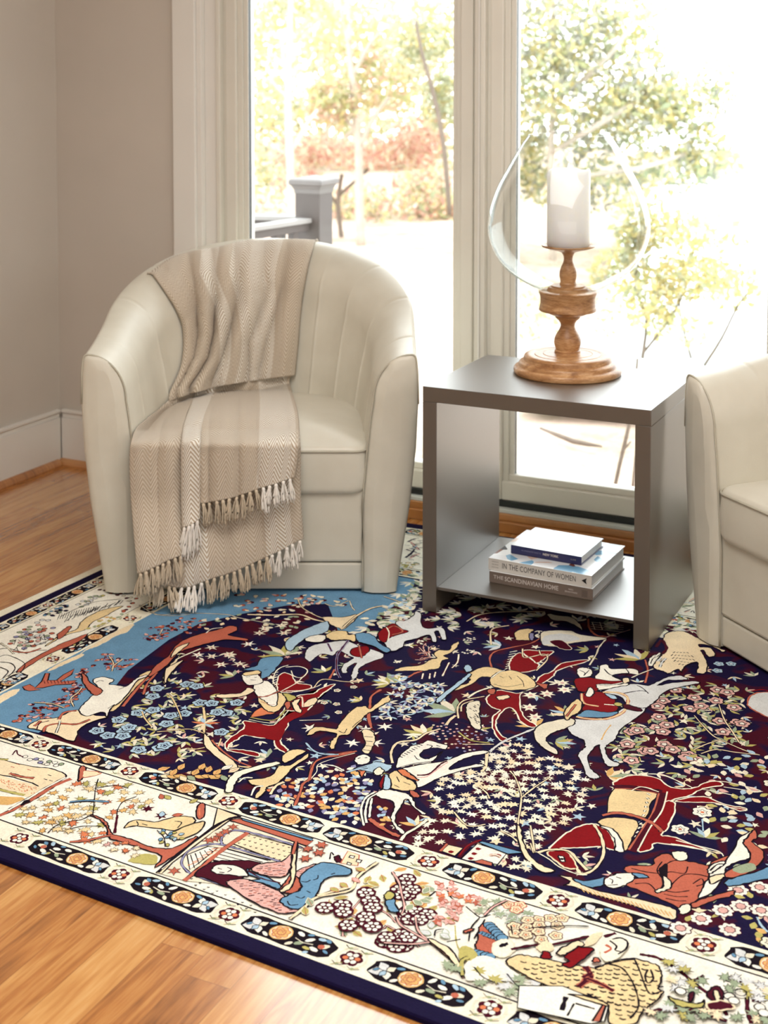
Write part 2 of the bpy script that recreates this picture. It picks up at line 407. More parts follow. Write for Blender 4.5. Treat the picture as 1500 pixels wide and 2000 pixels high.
def chair_parts(root):
    v, f, m, n = tub_shell()
    o = link_mesh('tub_shell', v, f, M_leather, root, smooth=True); o.data.set_sharp_from_angle(angle=1.0)
    # welt seams along the front edge of both arms
    for s in (0, 1):
        p, nn, pts = chair_profile(s); bm = bmesh.new()
        P = [p+nn*d+Vector((0, -.002, z)) for d, z in pts[5:]]
        tube(bm, P, .0028, 6); bmo('welt', bm, M_seam, root, smooth=True)
    # welt along the outer crest
    # seat cushion
    def outline(hw, y0, y1, rf, rb):
        pts = []
        for cx, cyy, a0 in ((hw-rf, y0+rf, -PI/2), (hw-rb, y1-rb, 0), (-hw+rb, y1-rb, PI/2), (-hw+rf, y0+rf, PI)):
            r = rf if cyy < (y0+y1)/2 else rb
            for k in range(13):
                a = a0+k/12*PI/2; pts.append((cx+r*cos(a), cyy+r*sin(a)))
        return pts
    def pillow(name, ol, z0, z1, er, crown, mat, front_bow=0):
        verts = []; faces = []; N = len(ol)
        cx = 0; cyy = sum(p[1] for p in ol)/N
        rows = []
        for t in (0.0, .2, .4, .6, .75, .88): rows.append((t, None))
        prof = []
        for t in (.12, .3, .5, .68, .82, .92): prof.append(('t', t))
        for k in range(0, 6):
            a = k/5*PI/2; prof.append(('e', a, 1))
        prof.append(('s', .5))
        for k in range(0, 6):
            a = k/5*PI/2; prof.append(('e', a, -1))
        for t in (.9, .6, .3): prof.append(('b', t))
        verts.append(Vector((cx, cyy, z1+crown)))
        for pr in prof:
            for (x, y) in ol:
                d = Vector((x-cx, y-cyy)); L = d.length
                if pr[0] == 't':
                    q = pr[1]*(1-er/L); X = cx+d.x*q; Y = cyy+d.y*q; Z = z1+crown*(1-(pr[1])**2.6)
                elif pr[0] == 'e' and pr[2] == 1:
                    off = er*(1-sin(pr[1])); X = x-d.x/L*off; Y = y-d.y/L*off; Z = z1-er+er*cos(pr[1])
                elif pr[0] == 's': X, Y, Z = x+d.x/L*.004, y+d.y/L*.004, (z0+z1)/2
                elif pr[0] == 'e':
                    off = er*(1-cos(pr[1])); X = x-d.x/L*off; Y = y-d.y/L*off; Z = z0+er-er*sin(pr[1])
                else: X = cx+d.x*pr[1]*(1-er/L); Y = cyy+d.y*pr[1]*(1-er/L); Z = z0
                if front_bow and Y < cyy: Y -= front_bow*(1-(X/ol[0][0])**2 if abs(X) < abs(ol[0][0]) else 0)
                verts.append(Vector((X, Y, Z)))
        for k in range(N): faces.append((0, 1+k, 1+(k+1) % N))
        R = len(prof)
        for r in range(R-1):
            for k in range(N):
                a = 1+r*N+k; b = 1+r*N+(k+1) % N; faces.append((a, a+N, b+N, b))
        faces.append(tuple(1+(R-1)*N+k for k in range(N)))
        return link_mesh(name, verts, faces, mat, root, smooth=True)
    ol = outline(.322, -.012, .64, .045, .25)
    c = pillow('seat_cushion', ol, .272, .405, .022, .045, M_leather, .022)
    bm = bmesh.new(); P = []
    for (x, y) in ol[36:]+ol[:14]:
        yy = y-.022*(1-(x/ol[0][0])**2 if abs(x) < abs(ol[0][0]) else 0); d = Vector((x, y-.3)).normalized()
        P.append((x+d.x*.001, yy-.001, .392))
    P = [P[k] for k in range(len(P))]
    tube(bm, P, .0032, 6); bmo('piping', bm, M_seam, c, smooth=True)
    # front panel and base rail between the arms
    boxo('front_panel', -.318, .318, .004, .05, .082, .285, M_leather, root, bev=.008)
    boxo('base_rail', -.318, .318, .006, .05, .006, .0795, M_leather, root, bev=.006)
    bm = bmesh.new()
    for x in (-.28, .28):
        for y in (.12, .6): lathe(bm, [(0, 0), (.025, 0), (.025, .02), (0, .02)], x, y, 12)
    add_box(bm, -.31, .31, .05, .62, .015, .26)
    bmo('chair_base', bm, M_black, root)
    return root
RUGZ = .010
CZ = RUGZ+.0022
c1 = onz(490, 1157, CZ)
chair1 = empty('tub_armchair', c1, YAW)
tag(chair1, 'cream leather tub armchair with the beige herringbone throw draped over it', 'armchair', 'cream leather tub armchairs')
chair_parts(chair1)
bpy.context.view_layer.update()

chair2 = copy_tree(chair1)
tag(chair2, 'cream leather tub armchair cut off by the right edge, bare seat, beside the side table', 'armchair', 'cream leather tub armchairs')
rz2 = YAW-math.radians(66)
corner = onz(1362, 1240, CZ); ex = Vector((cos(rz2), sin(rz2), 0))
chair2.location = corner+ex*.397; chair2.rotation_euler = (0, 0, rz2)

# ---------------------------------------------------------------- side table
M_table = plain('satin_taupe_lacquer', (80, 68, 54), .48, .5, .02, 8)
TX, TY, TW, TD, TH, TT, TS = -1.521, 3.381, .609, .455, .61, .040, .079
_b = M_table.node_tree.nodes['Principled BSDF']; _b.inputs['Coat Weight'].default_value = 1; _b.inputs['Metallic'].default_value = .35; _b.inputs['Coat Roughness'].default_value = .40; _b.inputs['Coat IOR'].default_value = 2.0
tb = empty('side_table', (TX, TY, 0)); tb.location.z = CZ
tag(tb, 'dark taupe open cube side table with a low shelf, between the two armchairs', 'table')
hT = TH-CZ
boxo('top_panel', 0, TW, 0, TD, hT-TT, hT, M_table, tb, .0015)
boxo('side_panel', 0, TT, 0, TD, 0, hT-TT, M_table, tb, .0015)
boxo('side_panel', TW-TT, TW, 0, TD, 0, hT-TT, M_table, tb, .0015)
boxo('shelf', TT, TW-TT, .008, TD, TS-CZ-.008, TS-CZ, M_table, tb, .001)

# ---------------------------------------------------------------- candle holder and candle
def turned_wood():
    t = NT('turned_mango_wood'); tc = t.n('ShaderNodeTexCoord'); mp = t.n('ShaderNodeMapping'); mp.inputs['Scale'].default_value = (1, 1, 5)
    t.l(tc.outputs['Object'], mp.inputs[0]); n1 = t.n('ShaderNodeTexNoise', i_Scale=14.0, i_Detail=5.0, i_Distortion=1.2); t.l(mp.outputs[0], n1.inputs['Vector'])
    n2 = t.n('ShaderNodeTexNoise', i_Scale=120.0, i_Detail=3.0); t.l(mp.outputs[0], n2.inputs['Vector'])
    v = t.math('ADD', t.math('MULTIPLY', n1.outputs[0], .7), t.math('MULTIPLY', n2.outputs[0], .3))
    t.base(sock=t.ramp(v, [(.3, lin((132, 86, 50))), (.5, lin((180, 132, 86))), (.7, lin((216, 174, 128)))]), rough=.38, spec=.5); t.bump(v, .15, .001)
    return t.m
M_turn = turned_wood()
M_line = plain('dark_turned_groove', (95, 62, 38), .5)
LX, LY = -1.232, 3.700
k = 1/2627.0
Hh = lambda yz: (1815-yz)*k
holder = empty('candle_holder', (LX, LY, TH))
tag(holder, 'turned wooden hurricane candle holder with big clear glass shade, standing on the side table', 'candle holder')
R = lambda v: v*k
prof = [(0, 0), (372, 0), (380, 5), (384, 18), (384, 34), (378, 44), (366, 50), (360, 52), (352, 56), (348, 66), (346, 76), (338, 84), (322, 90), (314, 94),
        (312, 104), (312, 118), (306, 128), (296, 134), (240, 137), (236, 134), (232, 138), (180, 141), (176, 138), (172, 142), (96, 146), (92, 150), (92, 164), (88, 168), (84, 170), (86, 182), (93, 200), (97, 222), (94, 250), (82, 280),
        (66, 305), (56, 325), (51, 345), (54, 362), (66, 380), (84, 396), (90, 404), (90, 414), (98, 418), (125, 424), (150, 436), (166, 446), (200, 450), (207, 456), (204, 470), (197, 500), (196, 540), (202, 568), (207, 580), (207, 588), (200, 592), (150, 594), (148, 604), (142, 616), (136, 620), (122, 622), (120, 632), (60, 636), (58, 650), (54, 654),
        (56, 672), (62, 700), (61, 728), (52, 760), (36, 795), (31, 822), (34, 845), (48, 868), (80, 880), (140, 892), (186, 908), (190, 916), (188, 921), (180, 917), (150, 912), (0, 910)]
bm = bmesh.new(); lathe(bm, [(r*k, z*k) for r, z in prof], 0, 0, 96)
bmo('turned_stand', bm, M_turn, holder, smooth=True, angle=.7)
g = NT('clear_blown_glass'); g.t.nodes.remove(g.b)
gt = g.n('ShaderNodeBsdfTransparent'); g.l(g.ramp(g.n('ShaderNodeLayerWeight', i_Blend=.5).outputs['Facing'], [(.0, (.985, .99, .985, 1)), (.75, (.965, .975, .97, 1)), (.93, (.72, .76, .745, 1)), (1, (.5, .55, .53, 1))]), gt.inputs[0]); gg = g.n('ShaderNodeBsdfGlossy', i_Roughness=.03)
lw = g.n('ShaderNodeLayerWeight', i_Blend=.5); gf = g.math('ADD', g.math('MULTIPLY', g.math('POWER', lw.outputs['Facing'], 3.5), .6), .025); gmx = g.n('ShaderNodeMixShader')
g.l(gf, gmx.inputs[0]); g.l(gt.outputs[0], gmx.inputs[1]); g.l(gg.outputs[0], gmx.inputs[2]); g.l(gmx.outputs[0], g.out.inputs[0])
gprof = [(198, 1213), (212, 1208), (290, 1172), (400, 1104), (495, 1005), (552, 890), (573, 790), (572, 720), (555, 622), (503, 475), (425, 330), (340, 180), (292, 112)]
gp = catmull([(r, 1815-y) for r, y in gprof], 5)
outer = [(r*k, z*k) for r, z in gp]; th = .0022
inner = [(r-th, z) for r, z in outer]
full = outer+[(outer[-1][0]-th/2, outer[-1][1]+.0015)]+inner[::-1]
bm = bmesh.new(); lathe(bm, full, 0, 0, 96, closed=True); bmesh.ops.recalc_face_normals(bm, faces=bm.faces)
gs = bmo('glass_shade', bm, g.m, holder, smooth=True); gs['label'] = 'clear blown glass shade'
cz = TH+912*k
wax = NT('ivory_wax'); wax.base((255, 253, 247), rough=.4); wax.b.inputs['Subsurface Weight'].default_value = 1; wax.b.inputs['Subsurface Radius'].default_value = (.06, .055, .045); wax.b.inputs['Subsurface Scale'].default_value = 2.2
can = empty('pillar_candle', (LX, LY, cz+.001))
tag(can, 'ivory pillar candle standing on the wooden dish inside the glass shade', 'candle')
bm = bmesh.new(); r0 = 153*k; hc = 545*k
cp = [(0, 0), (r0-.002, 0), (r0, .003), (r0, hc-.012), (r0-.001, hc-.004), (r0-.004, hc), (r0-.009, hc-.001), (r0-.02, hc-.010), (r0-.035, hc-.013), (0, hc-.014)]
lathe(bm, cp, 0, 0, 64)
for v in bm.verts:
    if v.co.z > hc-.02:
        a = math.atan2(v.co.y, v.co.x); v.co.z += .0022*sin(3*a+1)+.0012*sin(5*a)
bmo('wax_body', bm, wax.m, can, smooth=True, angle=.9)
bm = bmesh.new(); lathe(bm, [(0, hc-.015), (.0045, hc-.013), (.006, hc-.004), (.0045, hc+.006), (.0015, hc+.016), (0, hc+.019)], 0, 0, 20)
bmo('flame_tip', bm, wax.m, can, smooth=True)

# ---------------------------------------------------------------- books
M_pages = plain('book_pages', (240, 238, 232), .8, .2, .03, 400)
M_gloss_white = plain('white_book_cover', (238, 238, 236), .22, .6, .01)
def cover_art():
    t = NT('photo_book_cover'); tc = t.n('ShaderNodeTexCoord'); vo = t.n('ShaderNodeTexVoronoi', i_Scale=26.0); t.l(tc.outputs['Object'], vo.inputs['Vector'])
    sp = t.n('ShaderNodeSeparateXYZ'); t.l(vo.outputs['Color'], sp.inputs[0])
    c = t.ramp(sp.outputs[0], [(.0, lin((235, 235, 233))), (.45, lin((120, 170, 200))), (.6, lin((225, 225, 225))), (.72, lin((120, 70, 55))), (.85, lin((60, 62, 70))), (.93, lin((222, 190, 170)))], 'CONSTANT')
    t.base(sock=c, rough=.2, spec=.6); return t.m
M_art = cover_art()
M_taupe = plain('taupe_book_cloth', (116, 102, 92), .5, .4, .02)
M_whitespine = plain('white_spine', (206, 202, 194), .4, .5, .01)
M_navy = plain('navy_book_cover', (44, 44, 88), .35, .5, .02)
M_ink = plain('dark_ink', (70, 68, 66), .6); M_inkg = plain('grey_ink', (150, 146, 140), .6); M_inkl = plain('light_ink', (196, 188, 180), .6); M_black_ink = plain('black_ink', (22, 22, 24), .6)
def text_mesh(name, s, size, mat, parent, loc, width=None, bold=0, serif=False):
    cu = bpy.data.curves.new(name, 'FONT'); cu.body = s; cu.size = size; cu.align_x = 'LEFT'; cu.align_y = 'CENTER'; cu.offset = bold; cu.extrude = .0001; cu.space_character = 1.05
    t = bpy.data.objects.new(name, cu); COL.objects.link(t)
    bpy.context.view_layer.update()
    me = bpy.data.meshes.new_from_object(t.evaluated_get(bpy.context.evaluated_depsgraph_get())); bpy.data.objects.remove(t)
    w = max(v.co.x for v in me.vertices)-min(v.co.x for v in me.vertices); sx = width/w if width else 1
    x0 = min(v.co.x for v in me.vertices)
    vs = [(loc[0]+(v.co.x-x0)*sx, loc[1]-v.co.z, loc[2]+v.co.y) for v in me.vertices]
    fs = [tuple(p.vertices) for p in me.polygons]; bpy.data.meshes.remove(me)
    return link_mesh(name, vs, fs, mat, parent)
def book(name, loc, rz, w, d, h, m_spine, m_top, label, cat='book'):
    """spine on the -y side, w along the spine"""
    b = empty(name, loc, rz); tag(b, label, cat)
    t = .0022
    bm = bmesh.new(); add_box(bm, 0, w, 0, d, h-t, h, .0006, 1, 1); add_box(bm, 0, w, 0, d, 0, t, .0006, 1, 0); add_box(bm, 0, w, 0, t, t, h-t, 0)
    for f in bm.faces:
        if f.normal.y < -.9: f.material_index = 0
    o = bmo('cover', bm, [m_spine, m_top], b)
    bm = bmesh.new(); add_box(bm, .0035, w-.0035, t, d-.004, t, h-t); bmo('pages', bm, M_pages, b)
    return b
z0 = TS
bA = book('book', (-1.371, 3.480, z0+.0005), -.03, .287, .262, .030, M_taupe, M_gloss_white, 'taupe hardcover book lettered THE SCANDINAVIAN HOME, bottom of the stack on the shelf')
text_mesh('spine_title', 'THE', .0135, M_inkl, bA, (.012, -.0002, .0165), .028, .0001)
text_mesh('spine_title', 'SCANDINAVIAN HOME', .0165, M_inkl, bA, (.044, -.0002, .0155), .150, .0003)
text_mesh('spine_author', 'NIKI', .006, M_inkl, bA, (.222, -.0002, .019), .012); text_mesh('spine_author', 'BRANTMARK', .006, M_inkl, bA, (.212, -.0002, .012), .034)
bm = bmesh.new(); [add_box(bm, .258+.0032*i, .2598+.0032*i, -.0004, .001, .005+(i % 2)*.001, .023) for i in range(5)]; bmo('spine_emblem', bm, plain('emblem_ink', (92, 80, 72)), bA)
bB = book('book', (-1.377, 3.488, z0+.031), -.045, .289, .262, .032, M_whitespine, M_art, 'white hardcover book lettered IN THE COMPANY OF WOMEN, middle of the stack on the shelf')
def serif_text(s, size, mat, parent, loc, width):
    o = text_mesh('spine_title', s, size, mat, parent, loc, width, .0000); return o
serif_text('IN THE COMPANY OF WOMEN', .021, M_ink, bB, (.040, -.0002, .016), .206)
for i, s in enumerate(('INSPIRATION', 'AND ADVICE', 'FROM OVER')):
    text_mesh('spine_small_print', s, .0042, M_inkg, bB, (.010, -.0002, .024-.0075*i), .019)
bm = bmesh.new(); vs = [bm.verts.new(p) for p in ((.262, -.0006, .016), (.276, -.0006, .024), (.2735, -.0006, .016), (.276, -.0006, .008))]; bm.faces.new(vs); bmo('spine_emblem', bm, M_black_ink, bB)
bC = book('book', (-1.335, 3.545, z0+.0635), -.05, .200, .168, .023, M_navy, M_gloss_white, 'small navy-spined book lettered NEW YORK, on top of the stack on the shelf')
text_mesh('spine_title', 'NEW YORK', .0085, M_inkl, bC, (.092, -.0002, .0125), .044, .0003)
text_mesh('spine_small_print', 'AN OPINIONATED GUIDE TO', .005, plain('blue_grey_ink', (120, 118, 150)), bC, (.030, -.0002, .0128), .056)
text_mesh('spine_emblem', 'GUIDE', .006, M_inkg, bC, (.170, -.0002, .0120), .015)
# ---------------------------------------------------------------- the garden beyond the glass
def cp(px, py, depth): return O+ray(px, py)*depth
def ground_mat():
    t = NT('leaf_litter_ground'); tc = t.n('ShaderNodeTexCoord')
    n = t.n('ShaderNodeTexNoise', i_Scale=2.2, i_Detail=6.0, i_Roughness=.7); t.l(tc.outputs['Object'], n.inputs['Vector'])
    c = t.ramp(n.outputs[0], [(.30, lin((136, 122, 100))), (.45, lin((172, 154, 138))), (.55, lin((190, 166, 152))), (.7, lin((190, 182, 168)))])
    t.base(sock=c, rough=.95, spec=.1); return t.m
M_ground = ground_mat()
GZ = -.5
def gz(x, y):
    d = max(0, y-14)
    return GZ+.0*d+.05*sin(x*.7+1)*sin(y*.5)
verts = []; faces = []
NX, NY = 60, 50
for j in range(NY+1):
    for i in range(NX+1):
        x = -32+i*44/NX; y = 4.35+(j/NY)**1.8*28
        verts.append((x, y, gz(x, y)))
for j in range(NY):
    for i in range(NX):
        a = j*(NX+1)+i; faces.append((a, a+1, a+NX+2, a+NX+1))
gnd = link_mesh('ground', verts, faces, M_ground, smooth=True); gnd['kind'] = 'structure'
# lake surface to the right
wm = NT('bright_lake_water'); wm.base((210, 222, 226), rough=.12, spec=.6)
nz = wm.n('ShaderNodeTexNoise', i_Scale=1.5, i_Detail=3.0); wm.bump(nz.outputs[0], .3, .05)
a = [onz(x, y, GZ+.11) for x, y in ((1010, 790), (1750, 820), (2600, 600), (2300, 310), (1330, 310), (1225, 430), (1150, 640))]
vs = [(p.x, p.y, GZ+.11) for p in a]
lk = link_mesh('lake', vs, [tuple(range(len(vs)))], wm.m); tag(lk, 'bright pale lake water beyond the right window', 'lake', kind='stuff')

def leafmat(name, c):
    t = NT(name); t.base(c, rough=.8, spec=.2)
    tl = t.n('ShaderNodeBsdfTranslucent'); tl.inputs[0].default_value = lin(c); mx = t.n('ShaderNodeMixShader'); mx.inputs[0].default_value = .4
    t.l(t.b.outputs[0], mx.inputs[1]); t.l(tl.outputs[0], mx.inputs[2]); t.l(mx.outputs[0], t.out.inputs[0]); return t.m
LM = {n: leafmat('leaf_'+n, tuple(int(v*.60+w*.40) for v, w in zip(c, (206, 200, 186)))) for n, c in dict(yellow=(196, 178, 96), lime=(160, 168, 100), green=(116, 134, 92), sage=(146, 156, 122), pink=(204, 146, 126), peach=(206, 170, 132), red=(176, 96, 84), cream=(206, 200, 172), grey=(110, 112, 106)).items()}  # hues mixed towards pale beige, standing in for washed-out haze outdoors
M_bark = plain('pale_bark', (176, 164, 152), .9, .2, .1, 6); M_bark_dark = plain('grey_bark', (112, 100, 90), .9, .2, .1, 6)
rt = random.Random(11)
def foliage(parent, blobs, cols, n, size):
    """blobs: (px, py, depth, rx_px, ry_px, weight)"""
    verts = []; faces = []; mi = []
    tot = sum(b[5] for b in blobs)
    loc = parent.location
    for b in blobs:
        px, py, D, rx, ry, w = b; c = cp(px, py, D); sx = rx*D/FPX; sz = ry*D/FPX
        for _ in range(int(n*w/tot)):
            while True:
                u = Vector((rt.uniform(-1, 1), rt.uniform(-1, 1), rt.uniform(-1, 1)))
                if u.length < 1: break
            p = c+Vector((u.x*sx*_cy-u.y*sx*_sy, u.x*sx*_sy+u.y*sx*_cy, u.z*sz))
            nrm = Vector((rt.gauss(0, 1), rt.gauss(0, 1), rt.gauss(0, 1)+.6)).normalized()
            a = nrm.orthogonal().normalized(); a = Matrix.Rotation(rt.uniform(0, 6.3), 3, nrm) @ a; q = nrm.cross(a); s = size*rt.uniform(.6, 1.3)
            k = len(verts); m = p-loc
            verts += [m-a*s, m+q*s*.45-a*s*.1, m+a*s, m-q*s*.45-a*s*.1]; faces.append((k, k+1, k+2, k+3))
            mi.append(rt.randrange(len(cols)) if rt.random() < .75 else int(abs(sin(px*.7+p.z*2.1+p.x))*len(cols)) % len(cols))
    return link_mesh('foliage', verts, faces, [LM[c] for c in cols], parent, midx=mi)
def tree(name, label, cat, px, D, stems, blobs, cols, n, size, bark=None, group=None):
    """stems: list of [(px,py,dD,radius_px)...]"""
    g = cp(px, 500, D); root = empty(name, (g.x, g.y, gz(g.x, g.y)))
    tag(root, label, cat, group); bm = bmesh.new()
    for st in stems:
        st2 = catmull(st, 3)
        pts = [cp(a, b, D+c)-root.location for a, b, c, r in st2]; tube(bm, pts, [max(.004, r*D/FPX) for a, b, c, r in st2], 7)
    bmo('trunk', bm, bark or M_bark, root, smooth=True)
    if n: foliage(root, blobs, cols, n, size)
    return root
GR = 'garden trees'
tree('deciduous_tree', 'slender pale-barked tree with fork at left, seen above the deck rail', 'tree', 566, 13,
     [[(572, 470, 0, 9), (566, 300, 0, 8), (562, 180, 0, 7), (566, 60, 0, 6), (570, -120, 0, 4)], [(566, 200, 0, 5), (556, 120, 0, 4), (548, 70, .2, 3)], [(567, 300, 0, 5), (600, 240, .2, 4), (620, 215, .3, 3)], [(562, 190, 0, 4), (540, 170, 0, 3), (528, 150, 0, 2)]],
     [(520, 60, 13.5, 60, 90, 2), (600, -20, 13.5, 70, 70, 2), (530, 200, 13.5, 50, 60, 1), (500, 330, 14, 40, 50, 1)], ['lime', 'cream', 'yellow', 'sage'], 1500, .045)
tree('deciduous_tree', 'autumn tree with forking pale limbs and peach leaves, middle of the left window', 'tree', 700, 15,
     [[(705, 480, 0, 10), (702, 380, 0, 9), (700, 280, 0, 8), (690, 180, 0, 7), (682, 90, 0, 6), (676, -60, 0, 4)], [(700, 290, 0, 6), (730, 230, 0, 5), (760, 190, 0, 4)], [(688, 150, 0, 5), (720, 90, 0, 4), (745, 60, 0, 3)], [(683, 100, 0, 5), (668, 30, 0, 3), (660, -30, 0, 3)], [(702, 260, 0, 5), (672, 230, 0, 3), (655, 200, 0, 3)]],
     [(680, 60, 15.5, 110, 90, 3), (740, 160, 15.5, 80, 60, 2), (650, 200, 15, 60, 50, 2)], ['peach', 'yellow', 'cream', 'pink', 'lime'], 2600, .05)
tree('maple_tree', 'low red and pink leaved tree behind the deck post', 'tree', 640, 16,
     [[(668, 470, 0, 5), (660, 400, 0, 5), (668, 340, 0, 4)], [(660, 400, 0, 4), (620, 350, 0, 3)], [(664, 380, 0, 4), (720, 330, 0, 3)]],
     [(700, 300, 16, 110, 34, 3), (600, 290, 16, 70, 30, 2), (780, 300, 16.2, 90, 36, 3), (560, 330, 16, 70, 40, 2), (820, 260, 16, 60, 40, 2)], ['pink', 'red', 'peach', 'pink', 'cream'], 2600, .045, M_bark_dark)
tree('leaning_tree', 'thin dark leaning trunk with yellow leaves beside the window mullion', 'tree', 850, 14,
     [[(878, 420, 0, 5), (866, 280, 0, 5), (846, 180, 0, 5), (826, 110, 0, 4), (812, 40, 0, 3)]],
     [(840, 60, 14.3, 60, 80, 2), (860, 200, 14.3, 40, 60, 1.6), (800, 100, 14.5, 60, 60, 1.5)], ['yellow', 'lime', 'cream', 'sage'], 1500, .045, M_bark_dark)
tree('bushy_tree', 'mixed green and red undergrowth along the bank in the left window', 'shrub', 760, 18,
     [[(740, 470, 0, 5), (742, 430, 0, 4), (735, 380, 0, 3)], [(742, 450, 0, 4), (790, 430, 0, 3), (820, 400, 0, 3)]],
     [(760, 400, 18, 130, 50, 4), (560, 400, 19, 110, 70, 3), (860, 420, 18, 50, 40, 2), (690, 420, 18, 60, 40, 1.5), (830, 360, 18.5, 60, 40, 2)], ['green', 'lime', 'peach', 'red', 'sage', 'yellow', 'pink'], 3800, .05)
tree('distant_tree', 'pale yellow green tree line filling the top of the left window', 'tree', 620, 26,
     [[(640, 450, 0, 6), (640, 200, 0, 5), (650, 0, 0, 4)], [(640, 300, 0, 6), (730, 200, 0, 5), (770, 0, 0, 4)]],
     [(560, 80, 26, 150, 150, 4), (740, 60, 26, 160, 150, 4), (860, 160, 27, 100, 150, 3), (520, 280, 26, 90, 110, 3), (700, 260, 27, 160, 90, 4), (820, 330, 27, 90, 80, 2)], ['cream', 'yellow', 'lime', 'sage', 'peach', 'cream'], 9000, .085)
tree('large_oak', 'big yellow green tree filling the upper left of the right window', 'tree', 1130, 14,
     [[(1080, 520, .5, 7), (1075, 350, .5, 7), (1080, 200, .5, 6), (1082, 60, .4, 5), (1080, -60, 0, 4)], [(1076, 300, .5, 5), (1190, 230, 0, 6), (1260, 190, .3, 5), (1330, 140, .3, 3)], [(1080, 200, .5, 5), (1180, 120, 0, 5), (1240, 40, 0, 4)], [(1076, 350, .5, 4), (1240, 330, 0, 5), (1340, 300, .2, 4)]],
     [(1080, 40, 14.3, 130, 90, 4), (1050, 160, 14, 90, 80, 3), (1180, 120, 14.5, 130, 80, 3.4), (1250, 210, 14.3, 110, 60, 2.8), (1330, 200, 14.2, 80, 70, 1.6), (1160, 250, 14.8, 120, 60, 2.5), (1380, 300, 14.2, 60, 60, 1.3), (1300, 330, 14.5, 90, 50, 1.6), (1020, 300, 15, 60, 90, 2), (1130, 360, 15, 110, 60, 2), (1230, 30, 14.3, 80, 50, .9), (1400, 170, 14.2, 45, 60, .5)], ['yellow', 'lime', 'sage', 'cream', 'yellow', 'green', 'grey'], 9000, .05)
tree('distant_tree', 'pale hazy tree line low behind the candle holder in the right window', 'tree', 1180, 24,
     [[(1180, 470, 0, 4), (1185, 400, 0, 3), (1180, 330, 0, 2)]],
     [(1030, 400, 24, 70, 80, 2), (1130, 430, 24, 90, 60, 2), (1230, 400, 24, 90, 60, 2.5), (1330, 390, 24, 80, 50, 2), (1420, 350, 24.4, 50, 60, 1.2), (1400, 430, 24, 60, 36, 1), (1060, 500, 23, 80, 40, 1.2)], ['cream', 'sage', 'yellow', 'lime', 'peach'], 5200, .075)
tree('yellow_shrub', 'sparse yellow shrub with dark stems behind the candle holder in the right window', 'shrub', 1300, 8,
     [[(1255, 700, 0, 4), (1262, 620, 0, 3), (1240, 560, .1, 2.5), (1250, 500, .1, 2)], [(1256, 690, 0, 3), (1310, 620, 0, 2.5), (1340, 560, 0, 2)], [(1375, 715, .3, 3.5), (1410, 660, .3, 3), (1440, 600, .3, 2.5), (1470, 560, .3, 2)], [(1350, 700, .2, 3), (1330, 620, .2, 2), (1325, 540, .2, 2)]],
     [(1250, 430, 8, 60, 60, 1.6), (1210, 530, 8.2, 60, 50, 1.4), (1310, 450, 8, 90, 40, 2), (1350, 540, 8, 90, 50, 3), (1270, 590, 8, 60, 60, 1.6), (1440, 560, 8.3, 60, 50, 1.3), (1240, 480, 8, 40, 50, 1), (1330, 640, 8, 70, 40, .8), (1150, 610, 8.6, 120, 60, 1.2), (1040, 600, 8.6, 50, 70, .8), (1400, 460, 8.2, 70, 40, .8)], ['yellow', 'lime', 'sage', 'cream', 'yellow'], 3600, .027, M_bark_dark)
tree('young_tree', 'thin bare sapling seen under the tabletop through the right window', 'tree', 1210, 6.4,
     [[(1200, 955, 0, 4), (1212, 900, 0, 4), (1224, 850, 0, 4), (1238, 780, 0, 3), (1245, 700, 0, 2.5)], [(1218, 880, 0, 2), (1232, 862, 0, 1.5)], [(1236, 950, .1, 3), (1240, 900, .1, 2.5), (1246, 850, .1, 2)]], [], [], 0, 0, M_bark_dark)
bm = bmesh.new(); P = [onz(px, py, GZ+.05) for px, py in ((1055, 836), (1085, 848), (1120, 862), (1150, 868), (1176, 872))]; tube(bm, P, [.007, .012, .014, .012, .005], 7)
br = bmo('fallen_branch', bm, M_bark_dark, smooth=True); tag(br, 'bare fallen branch lying on the leaf covered ground outside', 'branch')
# ---- deck railing
M_rail = plain('grey_composite_rail', (78, 71, 69), .6, .4, .03, 12); M_railtop = plain('pale_rail_cap', (140, 137, 135), .5, .4, .02)
pc = cp(613, 350, 6.3); ZR = pc.z
rail = empty('deck_railing', (pc.x, pc.y, -.6)); tag(rail, 'grey deck railing with a capped square corner post outside the left window', 'railing')
h = ZR-.03+.6; w = .061
bm = bmesh.new(); add_box(bm, -w, w, -w, w, 0, h, .004); bmo('post', bm, M_rail, rail, smooth=True, angle=.6)
bm = bmesh.new(); lathe(bm, [(w*1.414, h-.03), (w*1.45, h-.028), (w*1.5, h-.012), (w*1.72, h+.006), (w*1.9, h+.012), (w*1.9, h+.028), (w*1.75, h+.034), (0, h+.05)], 0, 0, 4)
for v in bm.verts: v.co = Matrix.Rotation(PI/4, 4, 'Z') @ v.co
bmo('post_cap', bm, plain('post_cap_grey', (100, 95, 93), .5), rail)
def rail_run(dx, dy, L, off):
    r = empty('rail_run', (0, 0, 0), math.atan2(dy, dx)); r.parent = rail
    bm = bmesh.new(); add_box(bm, w, L, -.035, .035, h-.155, h-.135, .003); bm2 = bmesh.new(); add_box(bm2, w, L, -.022, .022, h-.19, h-.155, .002); bm3 = bmesh.new(); add_box(bm3, w, L, -.02, .02, .12, .16, .002); bmo('bottom_rail', bm3, M_rail, r)
    bmo('handrail', bm, M_railtop, r, smooth=True, angle=.6); bmo('rail_beam', bm2, M_rail, r, smooth=True, angle=.6)
    k = 0; x = w+.09
    bm = bmesh.new()
    while x < L-.05: add_box(bm, x-.016, x+.016, -.016, .016, .16, h-.19); x += .12
    bmo('balusters', bm, M_rail, r)
rail_run(-.14, -.99, 1.12, 0); rail_run(-1, -.2, 1.6, 0)
